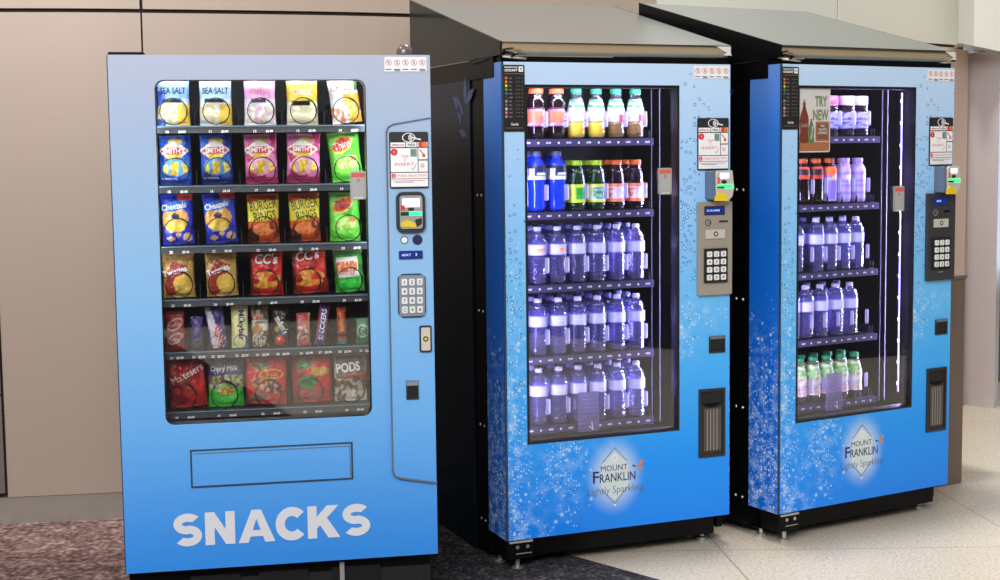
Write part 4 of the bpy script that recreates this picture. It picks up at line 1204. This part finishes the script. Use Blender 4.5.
rows = [
 (0, [  # top row
  ('crisp_packet', .106, .180, .045, P_seasalt(True), [('SEA SALT', 0.0, .114, .022, .080, IK, K(bold=.02)), ('KETTLE', 0, .152, .020, .07, WH, K(bold=.03))], 'blue and white SEA SALT crisp packet, top row far left', 0, 0),
  ('crisp_packet', .106, .180, .045, P_seasalt(False), [('SEA SALT', 0.0, .114, .022, .084, IK, K(bold=.02)), ('KETTLE', 0, .152, .020, .07, WH, K(bold=.03))], 'paler blue SEA SALT crisp packet, top row second from left', 0, .0),
  ('crisp_packet', .104, .178, .045, P_pinkwhite, [('HONEY SOY', 0, .110, .018, .07, 'pinkred', K()), ('KETTLE', 0, .150, .020, .07, WH, K(bold=.03))], 'pale pink and white crisp packet, middle of top row', 0, 0),
  ('crisp_packet', .104, .172, .045, P_yellow, [('CHEESE', 0, .108, .016, .06, WH, K(bold=.02)), ('KETTLE', 0, .146, .020, .07, WH, K(bold=.03))], 'yellow and white crisp packet, top row fourth from left', 0, .0),
  ('crisp_packet', .100, .172, .045, P_chilli, [('CHILLI', -.006, .120, .026, .074, 'pinkred', K())], 'tilted white crisp packet with red CHILLI lettering, top row far right', 0, -.12)]),
 (1, [
  ('crisp_packet', .104, .164, .045, P_smith((52, 104, 206), (28, 60, 150), (90, 170, 220)), [("SMITH'S", -.005, .112, .018, .070, WH, K(bold=.03)), ('ORIGINAL', -.02, .022, .006, .05, WH, K())], 'bright blue crisp packet with red and white diamond, second row far left', -.06, .0),
  ('crisp_packet', .104, .164, .045, P_smith((44, 92, 196), (24, 44, 130), (80, 160, 214)), [("SMITH'S", -.005, .112, .018, .060, WH, K(bold=.03)), ('ORIGINAL', -.02, .022, .006, .05, WH, K())], 'blue crisp packet with diamond badge, second row second from left', .12, -.02),
  ('crisp_packet', .108, .164, .045, P_smith((226, 120, 178), (196, 60, 110), (244, 170, 206)), [("SMITH'S", -.005, .112, .018, .072, WH, K(bold=.03)), ('SALT & VINEGAR', -.02, .022, .006, .06, 'navyink', K())], 'pink crisp packet with diamond badge, middle of second row', 0, -.02),
  ('crisp_packet', .112, .164, .045, P_smith((228, 126, 186), (190, 56, 104), (244, 176, 210)), [("SMITH'S", -.005, .112, .018, .064, WH, K(bold=.03)), ('SALT & VINEGAR', -.02, .022, .006, .06, 'navyink', K())], 'wider pink crisp packet with diamond badge, second row fourth from left', .08, .03),
  ('crisp_packet', .106, .166, .045, P_thins, [('Thins', -.008, .122, .026, .056, WH, K(rot=.25))], 'green crisp packet with red oval, directly below the tilted CHILLI packet', 0, -.10)]),
 (2, [
  ('snack_packet', .104, .166, .045, P_cheezels, [('Cheezels', -.010, .126, .020, .080, WH, K(rot=.12, bold=.02))], 'royal blue ring-snack packet, third row far left', 0, -.03),
  ('snack_packet', .106, .166, .045, P_cheezels, [('Cheezels', -.010, .126, .020, .076, WH, K(rot=.16, bold=.02))], 'royal blue ring-snack packet, third row second from left', .1, -.06),
  ('snack_packet', .106, .164, .045, P_burger, [('BURGER', .0, .126, .030, .088, IK, K(rot=.14)), ('RINGS', .004, .090, .030, .072, IK, K(rot=.12))], 'orange packet with yellow BURGER RINGS panel, middle of third row', 0, 0),
  ('snack_packet', .104, .164, .045, P_burger, [('BURGER', .0, .126, .030, .086, IK, K(rot=.14)), ('RINGS', .004, .090, .030, .068, IK, K(rot=.12))], 'orange packet with yellow BURGER RINGS panel, third row fourth from left', .1, -.02),
  ('crisp_packet', .104, .164, .045, P_thins, [('Thins', -.008, .121, .028, .052, IK, K(rot=.0))], 'green crisp packet with red oval, third row far right', 0, 0)]),
 (3, [
  ('snack_packet', .104, .150, .045, P_twist, [('Twisties', -.012, .088, .020, .078, WH, K(rot=.25, bold=.02))], 'gold and red twist-snack packet, fourth row far left', 0, -.02),
  ('snack_packet', .104, .150, .045, P_twist, [('Twisties', -.012, .088, .020, .074, WH, K(rot=.3, bold=.02))], 'gold and red twist-snack packet, fourth row second from left', .06, -.03),
  ('snack_packet', .112, .152, .045, P_cc, [("CC's", .0, .122, .034, .074, WH, K(bold=.02, shear=.2))], "red corn-chip packet with white CC's, middle of fourth row", 0, .0),
  ('snack_packet', .118, .152, .045, P_cc, [("CC's", -.004, .128, .034, .078, WH, K(bold=.02, shear=.2, rot=.1))], "red corn-chip packet with tilted white CC's, fourth row fourth from left", .1, -.05),
  ('snack_packet', .100, .148, .045, P_grain, [('GRAIN', -.004, .088, .020, .058, 'orange', K(bold=.02)), ('WAVES', -.008, .064, .014, .05, 'red', K())], 'green packet with white label, fourth row far right', 0, -.06)]),
 (5, [
  ('sweet_packet', .122, .170, .040, P_malt, [('Maltesers', .002, .112, .024, .110, WH, K(rot=.42))], 'red chocolate-ball pouch with slanted white script, bottom row far left', 0, -.06),
  ('sweet_packet', .118, .168, .040, P_dairy, [('Dairy Milk', -.004, .126, .022, .088, WH, K())], 'purple and green Dairy Milk pouch, bottom row second from left', 0, 0),
  ('sweet_packet', .138, .170, .045, P_allen(False), [('MIX', .018, .100, .010, .036, 'yellow', K(rot=.1))], 'bright red lolly packet, middle of bottom row', 0, .03),
  ('sweet_packet', .134, .168, .045, P_allen(True), [("MIX", .030, .102, .010, .036, 'yellow', K(rot=-.1))], 'red lolly packet with green sweets, bottom row fourth from left', -.1, -.03),
  ('sweet_packet', .112, .160, .035, P_pods, [('PODS', -.008, .116, .032, .080, WH, K(rot=.1, bold=.03)), ('Mars', .018, .086, .012, .04, 'red', K())], 'brown and silver PODS packet, bottom row far right', 0, 0)]),
]
sd = 1
for r, items in rows:
    ROWU = {0: COLS, 1: [.192, .323, .467, .606, .744], 2: [.1925, .330, .4695, .6055, .738], 3: [.190, .3285, .4745, .6165, .748], 5: [.206, .332, .465, .6155, .746]}[r]
    for (nm, w, h, dp, fn, txt, lab, yaw, tilt), u in zip(items, ROWU):
        sd += 1
        o, f = packet(nm, w, h, dp, fn, sd)
        tag(o, lab, 'snack packet'); o['group'] = {0: 'crisp packets in the top row', 1: 'crisp packets in the second row', 2: 'snack packets in the third row', 3: 'snack packets in the fourth row', 5: 'sweet packets in the bottom row'}[r]
        lettering(o, f, txt)
        place(o, 1, u + (0 if tilt == 0 else -math.sin(tilt) * h * .5 * 1), .168, SHZ[r] + .002 + abs(math.sin(tilt)) * w * .5, yaw * .5, tilt, -.05)
bars = [
 (.062, .130, P_kitkat, [('KitKat', 0, .085, .012, .040, WH, K(rot=.2)), ('KitKat', 0, .038, .012, .040, WH, K(rot=.2))], 'red wafer bar with oval badges, far left of the bar row', 0),
 (.040, .110, P_purplebar, [('Flake', 0, .070, .010, .03, 'lilac', K(rot=1.2))], 'dark purple chocolate bar, second in the bar row', 0),
 (.060, .140, P_picnic, [('NIC', .004, .05, .014, .034, WH, K(rot=1.0)), ('PIC', .012, .024, .013, .034, WH, K(rot=.9))], 'purple bar with white wedge and red lettering, third in the bar row', -.10),
 (.056, .142, P_milkybar, [('Milkybar', .003, .076, .024, .10, 'navyink', K(rot=-PI / 2, bold=.03))], 'cream bar with blue vertical Milkybar lettering, fourth in the bar row', 0),
 (.058, .140, P_choccandy, [('choc', 0, .085, .012, .036, IK, K(rot=.2))], 'cream and brown mottled candy bag, fifth in the bar row', 0),
 (.056, .135, P_mm, [("m&m's", .004, .072, .022, .062, WH, K(rot=-1.1, bold=.02))], 'dark brown candy bag with red button, sixth in the bar row', 0),
 (.046, .110, P_pinkbar, [('Rocky', 0, .050, .010, .034, 'ink', K(rot=1.57))], 'pink and tan bar, seventh in the bar row', .0),
 (.034, .135, P_snick, [('SNICKERS', 0, .068, .018, .105, WH, K(rot=PI / 2, bold=.03, shear=.1))], 'violet bar with white vertical lettering leaning right, eighth in the bar row', .16),
 (.032, .125, P_boost, [('BOOST', 0, .07, .010, .05, 'yellow', K(rot=PI / 2))], 'narrow orange bar, ninth in the bar row', .0),
 (.044, .085, P_mint, [('EXTRA', 0, .043, .014, .045, WH, K(rot=PI / 2))], 'small green gum packet, far right of the bar row', .0)]
for (w, h, fn, txt, lab, tilt), (a, c) in zip(bars, R5):
    sd += 1
    o, f = packet('chocolate_bar' if fn not in (P_choccandy, P_mm, P_mint) else 'candy_packet', w, h, .022 if fn not in (P_choccandy, P_mm) else .034, fn, sd, nx=18, ny=36)
    tag(o, lab, 'chocolate bar' if fn not in (P_choccandy, P_mm, P_mint) else 'sweets', 'bars and sweets in the fifth row')
    lettering(o, f, txt)
    place(o, 1, (a + c) / 2 - math.sin(tilt) * h * .5, .150, SHZ[4] + .002 + abs(math.sin(tilt)) * w * .5, 0, tilt, -.04)

# ------------------------------------------------------------------ bottles
def L_print(z0, z1, r, fn, name='label_band'):
    """sleeve with printed colour, fn(a 0..1 around, t 0..1 up)"""
    n, m = 40, 14; vs = []; cols = []
    rr = r if callable(r) else (lambda z: r)
    for j in range(m + 1):
        z = z0 + (z1 - z0) * j / m
        for i in range(n):
            a = 2 * PI * i / n - PI / 2; q = rr(z)
            vs.append((q * math.cos(a), q * math.sin(a), z)); x = ((i / n + .5) % 1)
            cols.append(fn(x, j / m))
    fs = [(j * n + i, j * n + (i + 1) % n, (j + 1) * n + (i + 1) % n, (j + 1) * n + i) for j in range(m) for i in range(n)]
    me = bpy.data.meshes.new(name); me.from_pydata(vs, [], fs); me.materials.append(M['paper'])
    ca = me.color_attributes.new('print', 'FLOAT_COLOR', 'POINT')
    for i, c in enumerate(cols): ca.data[i].color = L(c)
    me.polygons.foreach_set('use_smooth', [True] * len(fs)); me.update(); return me
PROTO = {}
def proto(kind, prof, bodymat, capmat, capz, capr, label, band=None, liquid=None, lname='sleeve'):
    b = MB(); b.lathe(prof, bodymat, n=24); body = b.mesh('bottle_body', True)
    b = MB(); b.lathe([(capr, capz[0]), (capr * 1.02, capz[0] + .002), (capr, capz[1] - .0015), (capr * .9, capz[1])], capmat, n=18)
    cap = b.mesh('cap', True)
    parts = [('bottle_body', body), ('cap', cap)]
    if band: parts.append((lname, L_print(*band)))
    if liquid:
        b = MB(); b.lathe(liquid[0], liquid[1], n=20); parts.append(('drink', b.mesh('drink', True)))
    PROTO[kind] = (parts, label)
WMAT = clear_plastic('violet_cast_bottle', (178, 175, 255), .83, .36, .05)  # violet cast of the cabinet light put into the plastic's colour
M['cap_white'] = pm('lavender_white_cap', (206, 206, 246), .4)
M['cap_blue'] = pm('pale_blue_cap', (150, 160, 236), .4)
M['cap_orange'] = pm('orange_cap', (226, 104, 48), .4)
M['cap_green'] = pm('green_cap', (36, 150, 96), .4)
M['cap_lime'] = pm('lime_cap', (176, 214, 50), .4)
M['cap_navy'] = pm('slate_cap', (90, 96, 140), .4)
M['cap_pinkred'] = pm('pink_cap', (224, 70, 110), .4)
M['cap_lav'] = pm('lavender_cap', (186, 160, 236), .4)
M['cola_liq'] = pm('dark_drink', (24, 10, 14), .1, coat=.6)
water_prof = [(.020, .0), (.031, .003), (.034, .012), (.0325, .022), (.034, .032), (.0325, .042), (.034, .052), (.0325, .062), (.034, .072), (.0325, .083), (.034, .094), (.0345, .105), (.0345, .152), (.0335, .164), (.0295, .176), (.022, .186), (.0135, .193), (.0125, .202)]
def water_label(tint):
    def f(a, t):
        c = (196, 196, 250)  # lavender of the violet cabinet light put into the label colour
        if t > .86 or t < .08: c = (166, 170, 240)
        if .40 < a < .60 and .25 < t < .75: c = (176, 180, 236) if (int(t * 12) % 2) else (210, 210, 250)
        if tint and .45 < a < .62 and .3 < t < .7: c = (236, 120, 120) if (int(t * 10) % 2) else (240, 214, 120)
        return c
    return f
proto('water', water_prof, WMAT, 'cap_white', (.197, .212), .0145, 'water bottle, white label', (.108, .148, .0351, water_label(False)))
proto('water_tint', water_prof, WMAT, 'cap_white', (.197, .212), .0145, 'water bottle, red-flecked label', (.108, .148, .0351, water_label(True)))
proto('water_back', water_prof, WMAT, 'cap_blue', (.197, .212), .0145, 'blue-capped water bottle', (.108, .148, .0351, water_label(False)))
JMAT = clear_plastic('clear_juice_bottle', (235, 235, 250), .92, .2, .06)
flare = [(.018, .0), (.029, .003), (.0335, .016), (.032, .035), (.029, .055), (.030, .075), (.0335, .095), (.034, .115), (.032, .132), (.026, .150), (.019, .162), (.0165, .166), (.0165, .172)]
def rr_of(prof, extra=.0006):
    def f(z):
        for (r0, z0), (r1, z1) in zip(prof, prof[1:]):
            if z0 <= z <= z1 and z1 > z0: return r0 + (r1 - r0) * (z - z0) / (z1 - z0) + extra
        return prof[-1][0] + extra
    return f
tall = [(.018, .0), (.028, .003), (.031, .014), (.030, .040), (.029, .062), (.031, .085), (.0335, .10), (.034, .115), (.032, .130), (.027, .142), (.021, .150), (.0205, .162)]
def oj(a, t):
    if t > .9 or t < .05: return (90, 30, 26)
    return (226, 120, 80) if .25 < a < .62 and .15 < t < .8 else ((206, 200, 240) if vn(a, t, 7, 3) > 0 else (170, 120, 170))
proto('dark_orange', [(.022, 0), (.030, .004), (.031, .03), (.031, .115), (.034, .122), (.034, .135), (.029, .150), (.026, .158), (.026, .166)], 'cola_liq', 'cap_orange', (.164, .183), .027, 'dark wide orange-capped bottle', (.045, .115, .0318, oj))
def fruit(hasred):
    def f(a, t):
        if t > .62: return (60, 150, 90) if vn(a, t, 9, 2) > -.1 else (196, 214, 190)
        if hasred and t < .35 and .45 < a < .62: return (210, 50, 80)
        return (226, 220, 250) if vn(a, t, 5, 4) > -.25 else (180, 190, 226)
    return f
M['yellow_juice'] = pm('yellow_juice', (250, 222, 30), .25, coat=.5)
M['amber_juice'] = clear_plastic('amber_juice', (226, 180, 60), .45, .2)
jar = [(.020, .0), (.030, .003), (.034, .016), (.033, .050), (.031, .062), (.033, .085), (.033, .105), (.029, .125), (.022, .148), (.0185, .160), (.0185, .166)]
proto('yellow_juice', jar, JMAT, 'cap_green', (.164, .183), .021, 'yellow juice, green cap', (.062, .145, rr_of(jar), fruit(False)), ([(.018, .002), (.029, .005), (.0325, .018), (.0315, .052), (.0300, .060)], 'yellow_juice'))
proto('amber_juice', jar, JMAT, 'cap_green', (.164, .183), .021, 'clear fruit-water, green cap', (.062, .145, rr_of(jar), fruit(True)), ([(.018, .002), (.029, .005), (.0325, .018), (.0315, .052), (.0300, .060)], 'amber_juice'))
M['blue_drink'] = pm('blue_sports_drink', (20, 60, 226), .15, coat=.7)
sport = [(.020, .0), (.031, .004), (.033, .020), (.030, .060), (.0335, .105), (.034, .125), (.034, .165), (.030, .180), (.020, .194), (.017, .200), (.017, .206)]
def powl(a, t):
    if t > .75: return (24, 32, 70)
    if .20 < a < .42 and t > .25: return (226, 230, 250) if (int(a * 60) % 2) else (120, 130, 190)
    if t < .22: return (206, 216, 250)
    if .45 < a < .75 and .3 < t < .5: return (230, 236, 255)
    return (26, 34, 80)
proto('blue_sport', sport, 'blue_drink', 'cap_navy', (.204, .222), .018, 'bright blue sports-drink bottle', (.118, .172, rr_of(sport), powl))
M['green_bottle'] = clear_plastic('green_bottle', (20, 84, 52), .35, .35)
soft = [(.020, .0), (.031, .004), (.0335, .016), (.0335, .030), (.031, .058), (.0335, .090), (.0335, .108), (.031, .132), (.027, .149), (.022, .158), (.020, .166), (.020, .170)]
def limel(v):
    def f(a, t):
        if t > .88 or t < .1: return (206, 226, 60)
        if .38 < a < .62 and .15 < t < .8: return (30, 180, 70) if v else ((150, 206, 190) if vn(a, t, 9, 2) > 0 else (60, 140, 130))
        return (206, 226, 80) if v else (226, 234, 190)
    return f
proto('lime_soft', soft, M['green_bottle'], 'cap_lime', (.168, .186), .0225, 'lime-capped bottle, green-flashed label', (.030, .098, rr_of(soft), limel(True)))
proto('lime_pale', soft, M['green_bottle'], 'cap_lime', (.168, .186), .0225, 'lime-capped bottle, pale label', (.030, .098, rr_of(soft), limel(False)))
M['plum_bottle'] = clear_plastic('plum_bottle', (46, 22, 50), .2, .35)
def orl(a, t):
    if t > .85 or t < .15: return (236, 130, 90)
    return (214, 206, 246) if .15 < a < .85 and vn(a, t, 5, 5) > -.3 else (226, 120, 80)
proto('orange_soft', soft, M['plum_bottle'], 'cap_orange', (.168, .186), .0225, 'orange-capped bottle, peach-white label', (.030, .098, rr_of(soft), orl))
def pinkl(a, t):
    return (224, 70, 110) if (t > .5 and a < .45) else ((196, 170, 240) if t > .25 else (150, 130, 220))
proto('pink_wide', [(.024, 0), (.034, .005), (.034, .10), (.031, .112), (.033, .118), (.033, .124)], M['plum_bottle'], 'cap_lav', (.124, .160), .0325, 'dark jar-shaped bottle, lilac cap', (.03, .095, .0346, lambda a, t: (150, 150, 226) if vn(a, t, 6, 2) > -.1 else (60, 50, 130)))
proto('pinkred_wide', [(.024, 0), (.034, .005), (.034, .10), (.031, .112), (.033, .118), (.033, .124)], M['plum_bottle'], 'cap_pinkred', (.124, .160), .0325, 'dark jar-shaped bottle, red cap', (.03, .095, .0346, lambda a, t: (150, 150, 226) if vn(a, t, 6, 2) > -.1 else (60, 50, 130)))
slim = [(.020, .0), (.030, .004), (.032, .020), (.032, .105), (.033, .120), (.031, .138), (.024, .152), (.0195, .158), (.0195, .164)]
proto('dark_red_tea', slim, 'cola_liq', 'cap_orange', (.162, .180), .022, 'dark orange-capped tea bottle', (.100, .148, rr_of(slim), lambda a, t: (206, 70, 50) if t < .35 or t > .8 else (60, 24, 40)))
proto('orange_tea', slim, 'cola_liq', 'cap_orange', (.162, .180), .022, 'orange-shouldered lilac-sleeved bottle', (.010, .148, rr_of(slim), lambda a, t: (236, 110, 50) if t > .72 and a > .0 else ((246, 220, 160) if inell(a, t, .52, .68, .1, .1) else ((150, 130, 226) if (int(t * 20) % 3) else (206, 196, 250)))))
proto('lilac', slim, 'cap_lav', 'cap_lav', (.162, .180), .022, 'all-lilac bottle', (.010, .148, rr_of(slim), lambda a, t: (246, 236, 240) if inell(a, t, .55, .66, .1, .09) else ((150, 130, 230) if (int(t * 16) % 3 == 0) else (190, 170, 244))))
proto('green_fruit', [(.020, .0), (.030, .003), (.033, .016), (.033, .060), (.032, .085), (.033, .10), (.029, .125), (.022, .150), (.0175, .162), (.0175, .168)], JMAT, 'cap_green', (.166, .183), .0195, 'green-capped speckled fruit-water bottle', (.030, .150, rr_of(jar), lambda a, t: ((110, 180, 100) if vn(a, t, 8, 2) > -.1 else (220, 226, 190)) if t > .55 else ((230, 190, 190) if vn(a, t, 4, 3) > 0 else (230, 226, 240))))

def bottle(kind, k, u, d, z, label, group, spin=0.0):
    parts, _ = PROTO[kind]
    t = empty('water_bottle' if kind.startswith('water') else 'drink_bottle', W(k, u, d, z), POSE[k][2] + spin)
    tag(t, label, 'bottle', group)
    for nm, me in parts:
        o = bpy.data.objects.new(nm, me); C.objects.link(o); o.parent = t
ORD = ['far left', 'second from left', 'third from left', 'third from right', 'second from right', 'far right']
SHN = ['top', 'second', 'middle', 'fourth', 'bottom']
mid = 'central machine'
front2 = [['dark_orange', 'dark_orange', 'yellow_juice', 'yellow_juice', 'amber_juice', 'amber_juice'],
          ['blue_sport', 'blue_sport', 'lime_soft', 'lime_pale', 'orange_soft', 'orange_soft'],
          ['water_tint', 'water_tint', 'water', 'water', 'water', 'water'], ['water'] * 6, ['water'] * 6]
def jit(a): return random.uniform(-a, a)
for r in range(5):
    for i, u in enumerate(DC):
        kd = front2[r][i]; z = DSH[r] + .0165
        bottle(kd, 2, u, .165, z, '%s, front row, %s, %s shelf, %s' % (PROTO[kd][1], ORD[i], SHN[r], mid), 'front bottles in the central machine', jit(.25))
        kb = 'water_back' if r >= 2 else kd
        for row, dd in enumerate((.240, .315) if r >= 2 else ((.240,) if r else ())):
            bottle(kb, 2, u, dd, z, '%s, %s row, %s, %s shelf, %s' % (PROTO[kb][1], ('second', 'third')[row], ORD[i], SHN[r], mid), 'back bottles in the central machine', jit(.4))
right = 'right-hand machine'
f3 = [(0, [(.36, 'pinkred_wide'), (.444, 'pink_wide'), (.526, 'pink_wide')], .0), (1, [(.20, 'dark_red_tea'), (.281, 'dark_red_tea'), (.362, 'orange_tea'), (.444, 'lilac'), (.526, 'lilac')], 0),
      (2, [(.199, 'water'), (.300, 'water'), (.378, 'water'), (.444, 'water'), (.526, 'water')], 0), (3, [(.199, 'water'), (.281, 'water'), (.362, 'water'), (.444, 'water'), (.526, 'water')], 0),
      (4, [(.199, 'green_fruit'), (.281, 'green_fruit'), (.362, 'green_fruit'), (.444, 'green_fruit'), (.526, 'green_fruit')], 0)]
O5 = ['far left', 'second from left', 'middle', 'second from right', 'far right']; O3 = ['left', 'middle', 'right']
for r, items, _ in f3:
    for i, (u, kd) in enumerate(items):
        z = DSH[r] + .0165; od = (O3 if len(items) == 3 else O5)[i]
        u = U3[r][i]
        bottle(kd, 3, u, .165, z, '%s, front row, %s, %s shelf, %s' % (PROTO[kd][1], od, SHN[r], right), 'front bottles in the right-hand machine', jit(.25))
        if r > 0:
            kb = 'water_back' if kd == 'water' else kd
            bottle(kb, 3, u, .240, z, '%s, second row, %s, %s shelf, %s' % (PROTO[kb][1], od, SHN[r], right), 'back bottles in the right-hand machine', jit(.4))

# ------------------------------------------------------------------ light
def area(name, loc, target, sx, sy, power, col=(1, 1, 1), spread=PI):
    l = bpy.data.lights.new(name, 'AREA'); l.shape = 'RECTANGLE'; l.size = sx; l.size_y = sy; l.energy = power; l.color = col; l.spread = spread
    o = bpy.data.objects.new(name, l); C.objects.link(o); o.location = loc
    d = Vector(target) - Vector(loc); o.rotation_euler = d.to_track_quat('-Z', 'Y').to_euler(); return o
area('ceiling_lamp', (.9, 5.75, 5.4), (.9, 5.7, 0), .6, .6, 250, (1, .96, .90))
area('ceiling_lamp', (-3.0, 4.2, 4.8), (-2.6, 5.0, 0), 1.6, 1.2, 75, (1, .95, .90))
area('front_fill', (-1.5, -2.5, 5.2), (.3, 5.2, 1.0), 6.0, 3.0, 640, (.97, .98, 1.0))  # added soft fill behind the camera to brighten the machine fronts
def inner(k, u, d, z, tu, td, tz, sx, sy, p, col):
    return area('cabinet_lamp_and_fill', W(k, u, d, z), W(k, tu, td, tz), sx, sy, p, col)
inner(1, .47, .060, 1.79, .47, .17, 1.45, .70, .015, 8.0, (.93, .97, 1.0))
inner(1, .82, .075, 1.42, .4, .15, 1.4, .012, .6, 1.3, (.93, .97, 1.0))
inner(1, .12, .075, 1.42, .5, .15, 1.4, .012, .6, 1.3, (.93, .97, 1.0))
for k in (2, 3):
    inner(k, .770, .100, 1.12, .38, .17, 1.12, .02, 1.30, 12.5, (.60, .54, 1.0))
    inner(k, .070, .060, 1.12, .50, .17, 1.12, .02, 1.30, 4.6, (.60, .54, 1.0))  # unseen left light, added behind the door frame to brighten the bottles
    inner(k, .38, .055, 1.785, .38, .20, 1.4, .6, .02, 4.5, (.68, .63, 1.0))  # unseen top light, added to brighten the bottle fronts
w = bpy.data.worlds.new('hall'); sc.world = w; w.use_nodes = True; nt = w.node_tree
bg = nt.nodes['Background']; tc = nt.nodes.new('ShaderNodeTexCoord'); sp = nt.nodes.new('ShaderNodeSeparateXYZ')
nt.links.new(tc.outputs['Generated'], sp.inputs[0]); z = E_(nt, sp.outputs[2])
col = ramp(nt, z * .5 + .5, [(0, (90, 86, 80)), (.49, (70, 68, 66)), (.55, (84, 84, 84)), (.66, (190, 190, 188)), (.80, (232, 230, 226)), (1, (244, 240, 232))])
nt.links.new(col, bg.inputs[0]); bg.inputs[1].default_value = .95

# ------------------------------------------------------------------ camera
cam = bpy.data.cameras.new('camera'); co = bpy.data.objects.new('camera', cam); C.objects.link(co)
cam.sensor_width = 36; cam.lens = 1434.1 / 1000 * 36; cam.shift_y = -7.5 / 1000
co.matrix_world = Matrix.Translation((0, 0, HC)) @ Matrix.Rotation(PI / 2 - .0923, 4, 'X') @ Matrix.Rotation(-.0119, 4, 'Z')
sc.camera = co
sc.view_settings.view_transform = 'Standard'; sc.view_settings.look = 'None'; sc.view_settings.gamma = 1
sc.view_settings.use_curve_mapping = False; sc.view_settings.exposure = 0.0
